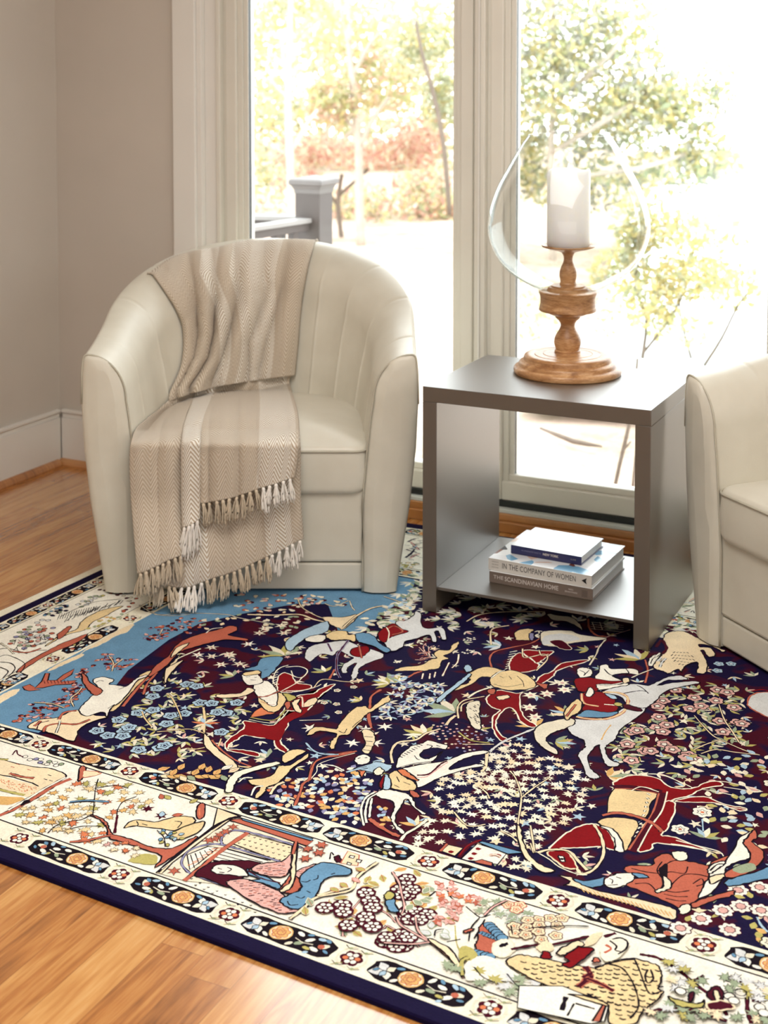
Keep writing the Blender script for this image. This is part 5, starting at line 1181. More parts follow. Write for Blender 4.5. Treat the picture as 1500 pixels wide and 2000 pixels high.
FL('B', 'tan', "905,1190 990,1130 1130,1145 1300,1105 1420,1115 1410,1165 1300,1205 1150,1195 1000,1175"); 
for s in ("1000,1140 1010,1170 950,1185", "1280,1140 1330,1150 1300,1190", "1150,1210 1200,1260 1210,1330", "1190,1200 1240,1260", "1040,1160 1080,1170"): ST('B', 'dk', s, 2.2)
FL('B', 'tan', "1230,1240 1420,1160 1500,1150 1450,1230 1300,1280"); FL('B', 'olive', "940,1430 1040,1385 1150,1400 1130,1460 1000,1450", None)
scatter(PX('B', pl("760,1310 900,1290 1050,1350 1020,1410 850,1380")), 10, lambda c: maple(c, ra(), .012, pick('ltan', 'orange', 'pink'), 'dk'), 13)
for x, y in pl("1080,1050 1180,1100"): star(T('B', x, y), .014, ra(), 'maroon', 6, .45)
for x, y in pl("1190,980 1250,980 1260,1100 1180,1110 1390,1010"): leaf(T('B', x, y), ra(), .022, .3, pick('olive', 'sage', 'sky', 'rust'), None, 'dk')
FL('B', 'rust', "1445,1120 1440,1050 1470,1010 1500,1020 1490,1110"); ST('B', 'orange', "1460,1040 1462,1100", 3)
scatter(PX('B', pl("1130,1220 1300,1210 1330,1290 1200,1310")), 16, lambda c: leaf(c, ra(), .012, .35, pick('sky', 'sage', 'olive', 'blue'), None, 'dk'), 6)
# pavilion with lute player
FL('D', 'ltan', "20,775 440,430 470,300 640,360 560,385 440,470 140,700 60,780", smooth=False); ST('D', 'dk', "30,770 200,620 440,440 560,375 640,362", 7); ST('D', 'white', "60,745 200,640 430,460", 1.8)
FL('D', 'stone', "60,780 440,470 600,400 1100,575 1090,600 1020,640 1000,700 700,700 560,860 230,830", None, smooth=False)
FL('D', 'rust', "560,387 640,376 1170,540 1120,578", smooth=False); FL('D', 'blue', "645,370 1168,524 1152,542 650,388", smooth=False)
FL('D', 'ltan', "690,488 1012,575 1002,642 930,690 580,560", smooth=False)
for i in range(9):
    for j in range(4): x, y = 690+i*42-j*36, 500+i*12+j*26; ST('D', 'dk', "%f,%f %f,%f %f,%f" % (x, y, x+8, y+6, x+16, y), 1.8)
FL('D', 'white', "520,590 860,680 800,712 700,700 440,690 430,660", smooth=False)
for i in range(5): ST('D', 'dk', "%f,%f %f,%f" % (520-i*25, 595+i*20, 840-i*40, 685+i*12), 2.4)
FL('D', 'white', "250,640 400,580 470,590 330,700 270,750", smooth=False)
for i in range(6): ST('D', 'orange', "%f,%f %f,%f" % (250+i*35, 720-i*24, 330+i*35, 690-i*20), 2.2); ST('D', 'dk', "%f,%f %f,%f" % (270+i*34, 640-i*10, 300+i*34, 740-i*30), 1.8)
for s in ("520,870 300,790 235,750 205,690 270,605 450,562 640,605 930,692", "500,565 500,515 575,465 690,475 900,530 1090,592"): ST('D', 'lav', s, 3.4, 'dk')
ST('D', 'rust', "225,832 330,750 500,610 690,480", 8, 'dk')
scatter(PX('D', pl("400,540 560,430 600,430 560,470 480,520")), 5, lambda c: star(c, .013, ra(), 'rust', 6, .4, edge='dk'), 9); star(T('D', 150, 760), .014, 0, 'rust', 6, .4, edge='dk')
FL('D', 'maroon', "300,790 420,700 560,688 720,688 780,710 700,750 660,800 560,880 400,820"); FL('D', 'white', "425,745 500,710 640,735 695,795 640,800 560,790 460,782")
for s in ("470,740 500,750", "540,735 570,750 540,770", "480,770 520,775"): ST('D', 'dk', s, 2.4)
FL('D', 'pink', "720,745 800,705 940,690 1000,640 1010,720 960,800 850,800 760,775"); FL('D', 'pink', "555,830 700,828 900,900 965,950 1070,1042 960,1075 850,1045 740,992 550,872"); FL('D', 'pink', "1030,765 1190,700 1100,792 1040,800")
for reg, n in (("730,745 940,695 960,800 850,800", 34), ("560,830 700,830 960,950 1060,1040 960,1070 740,990", 70), ("1040,760 1180,705 1090,790", 12)): scatter(PX('D', pl(reg)), n, lambda c: RG.line([c, (c[0]+.005, c[1]+.003)], pick('rust', 'maroon'), .0018), 4)
FL('D', 'blue', "685,745 740,780 840,812 935,868 905,892 800,850 700,832 780,820 700,790"); ST('D', 'maroon', "690,760 800,820 930,850", 3)
FL('D', 'rust', "925,905 960,850 1010,790 1070,820 1082,870 1050,915 1000,930"); FL('D', 'ltan', "925,905 1000,840 1005,740 1020,640 1035,560 1055,560 1045,680 1040,800 1010,880 960,915"); ST('D', 'rust', "1020,640 1045,545", 5, 'dk')
FL('D', 'blue', "1072,805 1180,725 1265,702 1430,742 1432,792 1300,802 1230,855 1182,962 1060,1042 965,1022 930,975 1010,932 1082,895")
for s in ("1080,840 1120,845 1150,830", "1170,830 1200,820 1205,795", "1040,950 1080,965 1110,950", "980,985 1000,1015 1060,1010", "1120,910 1150,925", "1300,790 1330,780"): ST('D', 'dk', s, 2.2)
for i in range(16): x = 270+i*31; y = 815+i*14+(i % 2)*30; ST('D', 'dk', "%f,%f %f,%f %f,%f" % (x, y, x+8, y+6, x+16, y), 1.8)
FL('D', 'stone', "-1,-1 0,0", None) if False else None
for x, y in pl("1130,600 1230,572 1212,630 1110,672"): star(T('D', x, y), .013, ra(), 'rust', 6, .5, edge='dk')
FL('D', 'maroon', "1320,660 1350,640 1370,660 1380,690 1340,690"); ST('D', 'dk', "1290,670 1300,620 1320,640", 3); FL('D', 'ltan', "1420,610 1510,640 1500,720 1370,700", 'rust', 2.4, False); 
for x, y in pl("1440,640 1490,670 1420,690"): FL('D', 'white', "%f,%f %f,%f %f,%f %f,%f" % (x, y, x+30, y+8, x+22, y+26, x-8, y+18), smooth=False)
for s in ("1000,1115 1100,1035 1200,955 1440,905 1500,800 1640,700", "1200,945 1430,885"): ST('D', 'ltan', s, 5, 'dk')
scatter(PX('D', pl("1230,880 1460,820 1600,740 1640,700 1500,790 1300,900")), 12, lambda c: leaf(c, ra(), .02, .3, pick('olive', 'pink', 'ltan'), None, 'rust'), 12)
# grape tree
RE = PX('E', pl("700,760 800,620 1000,580 1150,430 1300,380 1500,340 1700,500 1800,640 1750,780 1560,900 1480,980 1300,960 1000,860"))
scatter(RE, 44, lambda c: leaf(c, ra(), .026, .28, pick('olive', 'sage', 'gold', 'olive'), 'rust', 'stone'), 15)
for s in ("1010,860 1020,740 1100,640 1170,560", "1030,700 880,660", "1060,700 1280,800 1330,780", "1200,640 1330,690 1400,760", "1330,780 1480,860 1570,940"): ST('E', 'pink', s, 2.6, 'dk')
for x, y in pl("880,660 1010,640 1015,690 1050,790 1180,550 1210,610 1230,660 1180,760 1230,800 1180,730 1320,900 1430,880 1460,930 1460,450 1440,510 1480,560 1470,690"): grape(T('E', x, y), .0160)
for x, y in pl("170,440 160,490 110,520 210,520 130,560 170,680 240,680 320,700 190,740 260,740 120,850 150,900 90,940 180,870 20,880"): grape(T('F', x, y), .0155)
for s in ("60,390 110,470 130,560 150,640 130,700", "230,720 250,820 330,900 430,980 540,1080 580,1170", "90,720 120,780 200,830 330,905", "0,920 200,930 340,915"): ST('F', 'pink', s, 3.2, 'dk')
FL('F', 'ltan', "320,890 430,930 520,1000 560,1100 580,1170 540,1110 470,1020 400,960", 'dk'); FL('F', 'blue', "10,620 60,580 90,640 110,690 60,695 30,670"); FL('F', 'olive', "0,570 40,540 80,570 50,600 10,600")
for s in ("250,640 330,570 380,530", "460,500 480,560 520,600", "600,640 660,690 710,720 780,700", "370,870 380,830 440,820", "520,780 530,900 560,980", "460,900 560,880"): ST('F', 'dk' if s[0] != '5' else 'olive', s, 2.6)
scatter(PX('F', pl("190,620 300,540 390,520 360,600 260,660")), 9, lambda c: leaf(c, ra(), .022, .3, 'sage', None, 'stone'), 11)
scatter(PX('F', pl("320,800 440,790 470,840 400,880 330,850")), 6, lambda c: leaf(c, ra(), .022, .3, 'pale', None, 'sage'), 11)
scatter(PX('F', pl("380,470 500,470 560,560 700,570 680,620 560,640 560,730 400,780 360,740 480,660 380,620")), 22, lambda c: (star(c, .010, ra(), pick('orange', 'pink', 'rust'), 5, .5), leaf(c, ra(), .014, .3, 'pink', None, 'rust')), 11)
scatter(PX('F', pl("690,640 780,570 860,600 800,680 720,700")), 7, lambda c: maple(c, ra(), .016, 'sage', 'stone'), 12)
scatter(PX('F', pl("840,680 900,640 1060,690 1060,760 860,760")), 7, lambda c: maple(c, ra(), .017, 'sage', 'pale'), 14)
scatter(PX('F', pl("900,620 1000,620 980,680")), 3, lambda c: flower(c, .012, 'ltan', 'orange', 'rust', 5), 12)
scatter(PX('F', pl("920,800 1060,730 1280,700 1340,760 1320,880 1100,900 960,860")), 20, lambda c: flower(c, .0125, 'ltan', 'orange', 'maroon', 5, ew=.0015), 13)
for s in ("1060,810 1160,800 1340,790 1500,795", "740,720 800,650 900,600", "700,730 640,800 620,900", "740,740 690,830 660,880", "930,790 940,850"): ST('F', 'dk', s, 2.6)
ST('F', 'pink', "735,710 800,650 900,600", 3, 'dk')
FL('F', 'rust', "695,800 760,775 870,880 830,940 800,1000 700,1005 668,940 690,880"); 
for k in range(5): ST('F', 'blue', "%f,%f %f,%f %f,%f %f,%f" % (700+k*22, 850+k*8, 720+k*22, 835+k*8, 735+k*22, 860+k*8, 755+k*22, 845+k*8), 4, 'dk')
for i in range(6): c = T('F', 770+i*19, 785+i*19); disc(c, .010, 'blue', 8, 'dk')
for i in range(4): disc(T('F', 680+i*32, 985+i*10), .009, 'blue', 8, 'dk')
FL('F', 'cream', "800,930 860,895 930,900 960,950 920,1005 850,1020 800,990", 'stone'); FL('F', 'dk', "845,935 900,910 905,930 860,950", None); FL('F', 'rust', "580,840 600,820 660,810 640,830", 'dk'); FL('F', 'ltan', "720,1040 760,1060 850,1080 830,1105 760,1080", 'orange')
FL('F', 'white', "590,1170 600,1070 680,1020 800,1030 900,1090 1000,1190 800,1200 640,1200", None); FL('F', 'olive', "550,960 620,950 680,1000 640,1050 560,1050", None); ST('F', 'olive', "575,1160 570,1060 620,1030", 6, 'dk')
for reg, n in (("620,1150 680,1080 760,1130 820,1200 720,1230 640,1200", 8), ("860,1180 900,1130 960,1170 1060,1210 1160,1230 1300,1230 1340,1330 1180,1360 1040,1300 880,1270", 24), ("440,1080 540,1080 520,1130", 4)):
    scatter(PX('F', pl(reg)), n, lambda c: maple(c, ra(), .017, pick('sage', 'sage', 'olive', 'pale'), None), 13)
for s in ("660,1100 720,1170 800,1210", "900,1150 980,1240 1060,1250 1180,1260", "980,1270 1080,1290"): ST('F', 'dk', s, 2.4)
FL('F', 'tan', "1130,1250 1180,1230 1210,1290 1160,1290")
# rider on the spotted beast
ST('F', 'maroon', "930,965 1030,945 1130,930", 4, 'dk'); ST('G', 'maroon', "-80,930 100,890 190,868", 4, 'dk'); ST('G', 'maroon', "300,862 385,835", 4, 'dk'); FL('G', 'ltan', "150,940 200,860 290,840 260,890 210,930", None); FL('F', 'ltan', "1120,940 1200,910 1250,960 1180,990 1130,970", None)
FL('G', 'ltan', "-50,990 0,950 100,900 150,930 60,980 -10,1010"); 
leo = "-420,1060 -330,1013 -200,1030 -60,1058 60,1095 110,1090 250,1105 330,1070 430,1045 520,1038 640,1070 702,1100 722,1180 700,1258 735,1290 640,1382 580,1425 520,1520 350,1520 332,1385 240,1330 100,1290 -60,1252 -200,1202 -330,1132"
FL('G', 'tan', leo, 'dk', 3)
scatter(PX('G', pl("-380,1060 -200,1050 60,1110 300,1110 520,1060 680,1110 690,1250 600,1380 400,1500 350,1380 100,1270 -200,1190")), 120, lambda c: RG.line([c, (c[0]+.006, c[1]-.001), (c[0]+.010, c[1]+.002)], 'dk', .0032), 9)
for s in ("520,1040 560,1130 600,1240 640,1300 720,1280", "330,1080 430,1110 500,1200 540,1300 550,1400 490,1480", "620,1120 600,1170 620,1220 660,1190 640,1120", "230,1105 400,1060 520,1045"): ST('G', 'dk', s, 3)
for s, w in (("160,1100 200,1160 170,1200 110,1250", 9), ("180,1190 280,1230 370,1280", 5), ("140,1180 210,1150", 6)): ST('G', 'maroon', s, w, 'rust')
FL('G', 'crimson', "-10,1085 40,1060 0,1025 60,990 110,948 130,960 222,970 170,1030 100,1080 50,1110"); FL('F', 'crimson', "1150,1030 1170,985 1215,1000 1220,1040")
FL('G', 'cream', "270,960 330,900 460,890 480,950 400,1040 300,1060", None); ST('G', 'dk', "360,900 420,890 470,920 460,970 400,1010", 3.4); ST('G', 'rust', "300,1000 350,970 310,940", 5); FL('G', 'rust', "210,1060 240,1030 270,1060 240,1070"); ST('G', 'dk', "340,910 390,950 380,980 420,990", 3)
FL('G', 'white', "-330,1240 0,1245 240,1340 330,1400 300,1500 200,1520 -330,1400", 'dk', 2.6, False); ST('G', 'dk', "20,1320 -10,1420", 7); ST('G', 'dk', "80,1370 30,1460", 3); FL('G', 'rust', "215,1500 290,1370 320,1365 270,1500", smooth=False)
ST('G', 'dk', "90,1370 230,1410", 3); FL('G', 'tan', "40,1300 250,1340 330,1390 240,1370", 'dk')
# bushes, lower right
for s, w in (("620,1000 700,1020 850,1110 980,1220 1130,1330 1200,1440", 4), ("850,1200 960,1180 1030,1145", 3), ("560,990 620,1000", 3), ("1190,1180 1330,1220 1350,1400 1380,1500", 5), ("1350,1260 1300,1200 1230,1190", 3), ("600,1440 740,1410 960,1420 1200,1500", 5), ("1380,1330 1450,1340", 3)): ST('G', 'maroon', s, w, 'dk')
for reg, n in (("740,1040 860,1030 950,1090 900,1140 800,1120", 9), ("760,1190 900,1180 1040,1150 1040,1220 900,1280 780,1270", 12), ("1190,1150 1340,1160 1500,1250 1490,1340 1380,1330 1300,1260 1200,1260", 14), ("700,1380 900,1350 1040,1400 1060,1500 700,1500 600,1450", 14), ("1100,1420 1500,1420 1500,1500 1180,1500", 12)):
    scatter(PX('G', pl(reg)), n, lambda c: maple(c, ra(), .016, pick('sage', 'sage', 'olive', 'pale', 'ltan'), pick('dk', None)), 12)
FL('G', 'maroon', "1050,1290 1100,1230 1160,1240 1170,1340 1120,1350"); FL('G', 'ltan', "1100,1260 1140,1265 1150,1330 1120,1340"); FL('G', 'olive', "770,1320 860,1350 1000,1370 1030,1340 1010,1400 850,1390"); FL('G', 'maroon', "1050,1370 1180,1350 1260,1400 1150,1420 1080,1420", 'ltan'); FL('G', 'maroon', "920,1300 960,1290 950,1350 920,1350")
for x, y in pl("1220,1300 1250,1350 1300,1290 860,1280 1440,1380 1470,1440"): disc(T('G', x, y), .009, 'white', 8, 'dk', .0022)
# ================= short side border (left) =================
FL('A', 'tan', "330,985 420,915 500,880 560,860 600,800 690,742 800,705 900,690 830,730 760,770 680,805 620,865 500,895 400,945"); FL('A', 'rust', "120,1172 200,1100 380,1000 500,945 640,895 560,960 380,1032 240,1112 150,1170"); FL('A', 'rust', "420,900 500,840 520,850 440,930")
for i in range(30): x = 470+i*14; y = 800-i*4.5; ST('A', 'dk', "%f,%f %f,%f" % (x, y+rr.uniform(-10, 10), x+26, y-26+rr.uniform(-10, 10)), 2)
for i in range(16): x = 420+i*18; y = 790-i*4; ST('A', 'dk', "%f,%f %f,%f" % (x, y, x+18, y-40), 1.8)
scatter(PX('A', pl("60,960 160,860 300,780 400,800 380,940 260,990 120,1010")), 46, lambda c: (disc(c, .007, pick('pink', 'rust', 'lav', 'sage', 'pale'), 6, 'dk', .0018)), 6)
scatter(PX('A', pl("0,990 200,880 380,900 340,990 100,1060")), 16, lambda c: RG.line([c, (c[0]+rr.uniform(-.03, .03), c[1]+rr.uniform(0, .03))], 'dk', .002), 9)
scatter(PX('A', pl("320,780 350,730 470,680 520,690 420,760")), 22, lambda c: leaf(c, ra(), .013, .4, pick('blue', 'navy', 'sage'), None, 'dk'), 4)
scatter(PX('A', pl("560,690 640,620 760,600 740,640 620,690")), 16, lambda c: leaf(c, ra(), .016, .4, pick('sage', 'olive', 'pale'), None, 'dk'), 5)
scatter(PX('A', pl("640,860 760,790 900,730 850,790 720,850")), 14, lambda c: leaf(c, ra(), .018, .35, pick('olive', 'gold', 'sage'), None, 'stone'), 7)
scatter(PX('A', pl("700,570 860,560 1000,640 960,720 900,740 940,640 800,600")), 24, lambda c: leaf(c, ra(), .014, .4, pick('rust', 'maroon', 'stone'), None, 'dk'), 6)
for s in ("0,1060 60,1050 180,1110 150,1180", "0,1100 80,1110 110,1150 60,1210", "0,1140 60,1170 20,1220", "-20,1010 60,1000 200,1040"): ST('A', 'dk', s, 2.6)
ST('A', 'rust', "90,1020 200,1030 300,1000", 4, 'dk'); ST('A', 'stone', "0,960 50,990 100,1040", 3, 'dk'); ST('A', 'dk', "440,770 560,710 700,660 880,640", 1.8)
FL('A', 'lav', "-20,1000 40,900 90,940 30,1010", 'dk') if False else None
# far side border seen between chair and table, and beside the right chair
for s, c, w in (("150,740 200,790 260,850", 'pink', 6), ("140,960 200,920 265,900", 'pink', 6), ("160,840 230,790", 'sky', 4), ("80,950 150,900 210,830", 'navy', 4), ("90,840 150,860 230,880", 'navy', 3), ("110,740 200,700 260,690", 'navy', 3)): ST('U', c, s, w, 'dk')
scatter(PX('U', pl("60,760 160,690 270,680 270,960 90,980")), 26, lambda c: RG.line([c, (c[0]+.016, c[1]+rr.uniform(-.006, .01))], pick('navy', 'dk', 'white'), .003), 4)
scatter(PX('U', pl("30,1010 270,1010 270,1070 20,1070")), 10, lambda c: leaf(c, ra(), .018, .35, pick('olive', 'sage', 'ltan'), None, 'dk'), 5)
for s in ("440,320 530,280", "490,345 545,330", "380,390 430,400", "380,445 470,410", "470,450 500,430 520,460", "400,360 470,370"): ST('Q', 'dk', s, 2.6)
for s in ("450,300 520,260", "390,450 460,430", "520,350 545,340"): ST('Q', 'orange', s, 2)
# ---- the rug body: navy binding, pile edge, pale woven end
me = bpy.data.meshes.new('area_rug'); me.from_pydata(RG.v, [], RG.f)
for nme in PN: me.materials.append(PAL[nme])
me.polygons.foreach_set('material_index', RG.m); me.update()
# polygons may have been drawn either way round: make every face look up
bm = bmesh.new(); bm.from_mesh(me)
for f in bm.faces:
    f.normal_update()
    if f.normal.z < 0: f.normal_flip()
P = [Vector(g(*p))-Vector((RUG_O.x, RUG_O.y)) for p in QA]
bmesh.ops.recalc_face_normals
top = [bm.verts.new((p.x, p.y, RUGZ)) for p in P]; cen = sum(P, Vector((0, 0)))/4
r2 = [bm.verts.new((p.x+(p-cen).normalized().x*.004, p.y+(p-cen).normalized().y*.004, RUGZ-.003)) for p in P]; bot = [bm.verts.new((p.x+(p-cen).normalized().x*.005, p.y+(p-cen).normalized().y*.005, .0008)) for p in P]
for a, b in ((top, r2), (r2, bot)):
    for i in range(4): f = bm.faces.new((a[i], b[i], b[(i+1) % 4], a[(i+1) % 4])); f.material_index = 0
f = bm.faces.new(bot); f.material_index = 0
bm.to_mesh(me); bm.free()
rug = bpy.data.objects.new('area_rug', me); COL.objects.link(rug); rug.location = RUG_O
tag(rug, 'navy pictorial hunting scene area rug with cream borders under the chairs and side table', 'rug')
a = [Vector(g(*isect(nearA, leftA0)))-RUG_O.xy, Vector(g(*isect(leftA0, farA)))-RUG_O.xy, Vector(g(*isect(leftA, farA)))-RUG_O.xy, Vector(g(*isect(nearA, leftA)))-RUG_O.xy]
bm = bmesh.new(); lo = [bm.verts.new((p.x, p.y, .0012)) for p in a]; hi = [bm.verts.new((p.x, p.y, .007)) for p in a]
bm.faces.new(hi); bm.faces.new(lo[::-1])
for i in range(4): bm.faces.new((lo[i], lo[(i+1) % 4], hi[(i+1) % 4], hi[i]))
bmesh.ops.recalc_face_normals(bm, faces=bm.faces)
bmo('woven_end', bm, PAL['cream'], rug)['label'] = 'pale cream woven end of the rug'
# ---------------------------------------------------------------- the throw over the left armchair
def herring(name, c_a, c_b, duty=.5):
    t = NT(name); uv = t.n('ShaderNodeUVMap'); sp = t.n('ShaderNodeSeparateXYZ'); t.l(uv.outputs[0], sp.inputs[0])
    tri = t.math('PINGPONG', sp.outputs[0], .0225)
    w = t.math('ADD', sp.outputs[1], t.math('MULTIPLY', tri, 1.7))
    st = t.math('FRACT', t.math('DIVIDE', w, .0125))
    nz = t.n('ShaderNodeTexNoise', i_Scale=900.0, i_Detail=2.0); t.l(uv.outputs[0], nz.inputs['Vector'])
    st2 = t.math('ADD', st, t.math('MULTIPLY', t.math('SUBTRACT', nz.outputs[0], .5), .35))
    c = t.ramp(st2, [(0, lin(c_a)), (duty-.06, lin(c_a)), (duty+.06, lin(c_b)), (.93, lin(c_b)), (1, lin(c_a))])
    t.base(sock=c, rough=.95, spec=.1); t.b.inputs['Sheen Weight'].default_value = .25
    h = t.math('PINGPONG', st, .5); t.bump(t.math('ADD', h, t.math('MULTIPLY', nz.outputs[0], .6)), .7, .0025); return t.m
M_hb = herring('beige_herringbone', (188, 170, 147), (224, 213, 196), .55)
M_hw = herring('white_herringbone', (184, 164, 138), (248, 243, 232), .42)
M_yb = plain('beige_yarn', (208, 192, 168), .95, .1, .08, 80); M_yw = plain('white_yarn', (244, 238, 228), .95, .1, .04, 80)
bpy.context.view_layer.update()
vs = []; fs = []
for o in chair1.children:
    if o.type != 'MESH' or o.name.startswith(('welt', 'chair_base')): continue
    k = len(vs); vs += [o.matrix_world @ v.co for v in o.data.vertices]; fs += [[k+i for i in p.vertices] for p in o.data.polygons]
bvh = BVHTree.FromPolygons(vs, fs)
BK = Vector((-sin(YAW), cos(YAW), 0)); C1 = chair1.location.copy()
def t_chair(px, py):
    for k in range(60):
        x = px+(490-px)*k/60.0; y = py+k*.8
        d = ray(x, y); L = d.length; r = bvh.ray_cast(O, d/L)
        if r[0] is not None: return r[3]/L
    return None
def t_plane(px, py, yl):
    d = ray(px, py); return ((C1+BK*yl)-O).dot(BK)/d.dot(BK)
def at_y(poly, y):
    """x of a px polyline at height y"""
    if y <= poly[0][1]: return poly[0][0]
    for (a, b), (c, d) in zip(poly, poly[1:]):
        if y <= d: return a+(c-a)*(y-b)/(d-b)
    return poly[-1][0]
throw = empty('throw_blanket', C1+BK*.4+Vector((0, 0, .45)))
tag(throw, 'beige and white herringbone throw with tasselled ends, draped over the left armchair', 'blanket')
def sheet(name, top, bottom, Ls, Rs, grooves, amps, mode, off, whites=(), ncol=90, nrow=110, back=False, ydrop=0):
    """top/bottom: px polylines left to right; Ls/Rs: side polylines; mode(py) -> weight of the hanging plane, plane y"""
    P = []; UV = []; top = catmull(top, 8); bottom = catmull(bottom, 8); Lc = catmull(Ls, 8); Rc = catmull(Rs, 8)
    rows = []
    for j in range(nrow+1):
        v = j/nrow; row = []
        for i in range(ncol+1):
            u = i/ncol
            ti = top[min(len(top)-1, int(round(u*(len(top)-1))))]; bi = bottom[min(len(bottom)-1, int(round(u*(len(bottom)-1))))]
            tx = interp(u, [(q/(len(top)-1), p[0]) for q, p in enumerate(top)]); ty = interp(u, [(q/(len(top)-1), p[1]) for q, p in enumerate(top)])
            by = interp(u, [(q/(len(bottom)-1), p[1]) for q, p in enumerate(bottom)])
            py = ty+(by-ty)*v
            a = at_y(Lc, py); b = at_y(Rc, py); x0 = a+(b-a)*u; px = x0
            # fold height from the grooves at this height
            G = [at_y(gp, py) for gp in grooves]; B = [a]+sorted(x for x in G if a+3 < x < b-3)+[b]; h = 0
            for k in range(len(B)-1):
                if B[k] <= px <= B[k+1]:
                    fr_ = (px-B[k])/max(1e-3, B[k+1]-B[k]); am = amps[min(k, len(amps)-1)]; wdt = B[k+1]-B[k]
                    h = am*min(1, wdt/34)*(sin(PI*fr_)**.6)*.85*min(1, .35+v*1.6)
            wgt, yl = mode(px, py); tp = t_plane(px, py, yl)
            if wgt < 1: tc_ = t_chair(px, py); t = tp if tc_ is None else tc_*(1-wgt)+tp*wgt
            else: t = tp
            d = ray(px, py); n = d.normalized()
            row.append(O+d*t-n*(off+h+.0022*sin(px*.23+py*.031)*sin(py*.045+px*.02)))
        rows.append(row)
    if back:
        cen = C1+BK*.36; ext = []
        for dz, do in ((-.30, .050), (-.16, .050), (-.06, .046), (-.015, .036), (.004, .018)):
            row = []
            for i in range(ncol+1):
                p = rows[0][i]; o_ = Vector((p.x-cen.x, p.y-cen.y, 0)).normalized(); row.append(p+o_*do+Vector((0, 0, dz)))
            ext.append(row)
        rows = ext+rows
    R_ = len(rows); vl = [0]
    # smooth rows a little to take ray noise out
    for _ in range(2):
        new = [r[:] for r in rows]
        for j in range(1, R_-1):
            for i in range(1, ncol): new[j][i] = rows[j][i]*.5+(rows[j-1][i]+rows[j+1][i]+rows[j][i-1]+rows[j][i+1])*.125
        rows = new
    m = ncol//2
    for j in range(1, R_): vl.append(vl[-1]+(rows[j][m]-rows[j-1][m]).length)
    ul = [0]; jm = R_//2
    for i in range(1, ncol+1): ul.append(ul[-1]+(rows[jm][i]-rows[jm][i-1]).length)
    loc = throw.location; verts = []; uvs = []
    for j in range(R_):
        for i in range(ncol+1): verts.append(rows[j][i]-loc); uvs.append((ul[i]+.3, vl[j]))
    faces = []; mi = []
    for j in range(R_-1):
        for i in range(ncol):
            a = j*(ncol+1)+i; faces.append((a, a+ncol+1, a+ncol+2, a+1)); u = (i+.5)/ncol
            mi.append(1 if any(w0 <= u <= w1 for w0, w1 in whites) else 0)
    o = link_mesh(name, verts, faces, [M_hb, M_hw], throw, smooth=True, midx=mi, uvs=uvs)
    s = o.modifiers.new('cloth_thickness', 'SOLIDIFY'); s.thickness = .0035; s.offset = 1
    return o, rows
Z2 = lambda s: [(130+x/2.0833, 430+y/2.0833) for x, y in pl(s)]
# upper drape: over the crest, down the inside of the back, bunched at the crease
sheet('upper_drape', Z2("348,222 420,158 500,128 600,112 700,88 760,84 880,80 1010,84"), Z2("420,735 470,712 560,690 640,672 720,660 780,650 860,640 920,632"),
      Z2("345,215 400,290 440,350 470,420 478,500 470,580 450,640 420,700 415,740"), Z2("1015,80 985,170 960,300 948,400 940,500 930,600 925,660"),
      [Z2("495,125 512,200 530,330 536,470 520,560 480,640 450,690"), Z2("590,110 604,200 606,330 598,460 575,560 540,620 500,680"), Z2("680,120 700,220 690,330 660,460 630,560 590,650"), Z2("800,200 815,260 800,340 770,420 740,500"), Z2("900,120 880,260 850,380 810,500 780,620")],
      [.030, .085, .090, .075, .050, .055, .065], lambda px, py: (0, 0), .010, whites=[(.31, .42), (.5, .80)], back=True)
SEATY = 842
def hang(y0, yl, soft=28):
    def f(px, py):
        q = min(1, max(0, (py-960)/170)); q = q*q*(3-2*q); side = min(1, max(0, (560-px)/260))
        return min(1, max(0, (py-y0)/soft)), yl-.085*q*side
    return f
lay = {}
lay['under'] = sheet('under_layer', Z2("470,830 560,800 700,790 850,780 940,775"), Z2("300,1425 400,1480 490,1492 560,1460 650,1430 760,1388 860,1345 962,1296"),
      Z2("300,820 275,880 270,960 280,1200 298,1430"), Z2("925,760 945,830 950,960 950,1100 955,1200 964,1300"), [Z2("640,1000 650,1200 655,1430"), Z2("790,900 800,1100 800,1390"), Z2("500,900 510,1200 520,1480")], [.012, .018, .012, .018], hang(SEATY, -.050), .006, whites=[(.78, .93), (.28, .42)])
lay['left'] = sheet('left_panel', Z2("425,728 470,706 520,690 560,676"), Z2("296,1438 350,1415 420,1385 478,1362"),
      Z2("428,722 380,765 320,812 282,850 266,890 260,960 264,1100 276,1260 292,1440"), Z2("560,672 520,730 490,790 476,860 472,960 472,1100 474,1250 478,1370"), [Z2("400,800 380,880 370,1000 375,1200 385,1400")], [.012, .016, .010], hang(SEATY, -.066), .012)
lay['fold'] = sheet('white_fold', Z2("520,690 560,672 620,660"), Z2("474,1250 500,1240 540,1215"),
      Z2("530,690 505,760 480,830 470,900 470,1000 470,1120 474,1250"), Z2("620,655 585,740 560,800 545,860 541,960 540,1100 540,1215"), [], [.024], hang(SEATY-4, -.080), .020, whites=[(0, 1)], ncol=30)
lay['right'] = sheet('right_panel', Z2("560,680 640,664 720,652 800,645 870,630 918,622"), Z2("545,1152 600,1140 660,1122 780,1095 860,1072 926,1046"),
      Z2("600,665 575,740 555,800 545,860 541,960 540,1060 545,1150"), Z2("920,618 905,660 925,730 940,790 945,860 940,960 925,1050"), [Z2("640,690 600,750 585,800 580,860"), Z2("780,660 740,700 700,740"), Z2("770,760 775,900 780,1095"), Z2("908,750 912,900 910,1050")], [.022, .030, .016, .024], hang(SEATY, -.076), .018, whites=[(.60, .97)])
# rolled gather along the crease
bm = bmesh.new()
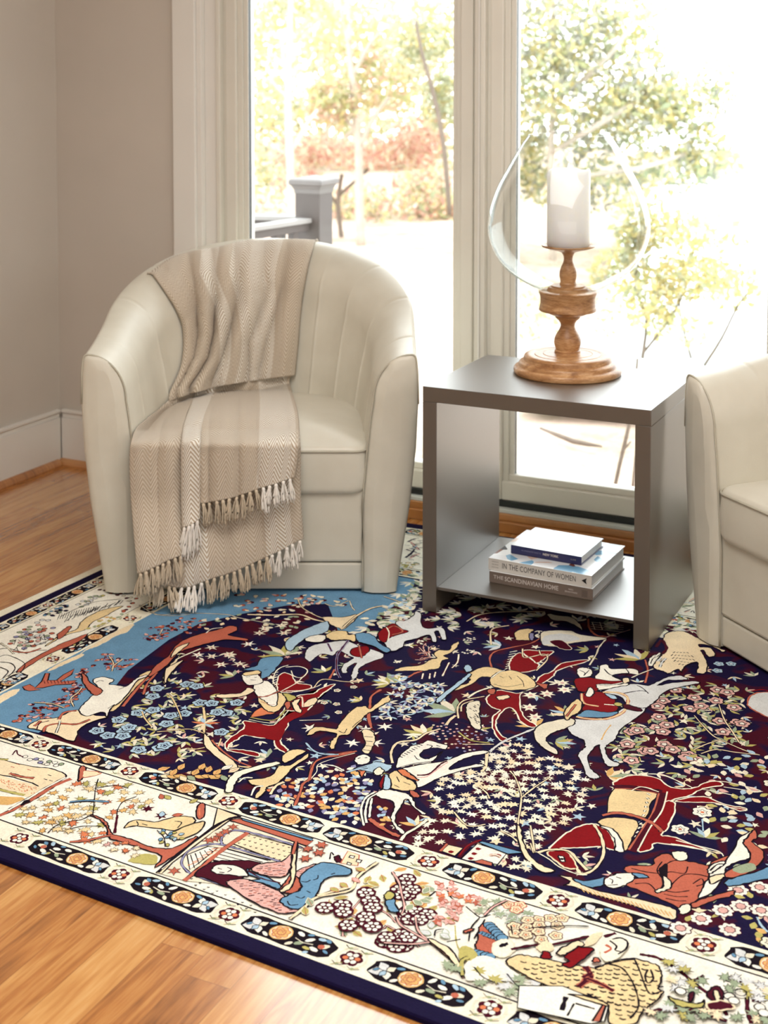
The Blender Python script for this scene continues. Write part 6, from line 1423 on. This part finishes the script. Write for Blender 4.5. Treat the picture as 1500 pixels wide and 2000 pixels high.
# tassels
tcol = {0: M_yb, 1: M_yw}
def tassel_mesh(seed, L):
    q = random.Random(seed); bm = bmesh.new()
    lathe(bm, [(0, .004), (.0040, .002), (.0052, -.003), (.0040, -.008), (.003, -.011)], 0, 0, 8)
    for k in range(9):
        a = q.uniform(0, 6.28); r0 = .0022; sp = q.uniform(.003, .0095); l = L*q.uniform(.82, 1.08); w = q.uniform(-.004, .004)
        pts = [(r0*cos(a), r0*sin(a), -.006), (sp*.6*cos(a)+w*.5, sp*.6*sin(a), -l*.3), (sp*cos(a)+w, sp*.8*sin(a), -l*.65), (sp*.9*cos(a)+w*.6+q.uniform(-.003, .003), sp*.7*sin(a), -l)]
        tube(bm, catmull(pts, 3), [.0022]*9+[.0014], 5)
    me = bpy.data.meshes.new('tassel'); bm.to_mesh(me); bm.free(); me.polygons.foreach_set('use_smooth', [True]*len(me.polygons)); return me
TM = {}
for w in (0, 1):
    for k in range(4):
        me = tassel_mesh(k+10*w, .062); me.materials.append(tcol[w]); TM[(w, k)] = me
rk = random.Random(3)
def fringe(rows, n, whitefn, drop=.0, L=1.0, u0=0.0, u1=1.0):
    last = rows[-1]; nc = len(last)-1
    for i in range(n):
        u = u0+(u1-u0)*(i+.5)/n; p = last[int(u*nc)]
        w = 1 if whitefn(u) else 0; o = bpy.data.objects.new('tassel', TM[(w, rk.randrange(4))]); COL.objects.link(o); o.parent = throw
        sc = L*rk.uniform(.9, 1.1); LL = .069*sc; hz = p.z-RUGZ-.010; tilt = -math.acos(max(.05, min(1, hz/LL))) if hz < LL else rk.uniform(-.1, .08)
        o.location = p-throw.location-BK*.002+Vector((0, 0, -.003)); o.rotation_euler = (tilt, rk.uniform(-.16, .16), YAW+rk.uniform(-.25, .25)); o.scale = (1, 1, sc)
fringe(lay['under'][1], 25, lambda u: u > .78 or .22 < u < .42, L=.95)
fringe(lay['left'][1], 8, lambda u: False, L=1.0); fringe(lay['fold'][1], 4, lambda u: True, L=1.25); fringe(lay['right'][1], 14, lambda u: u > .62, L=.95)
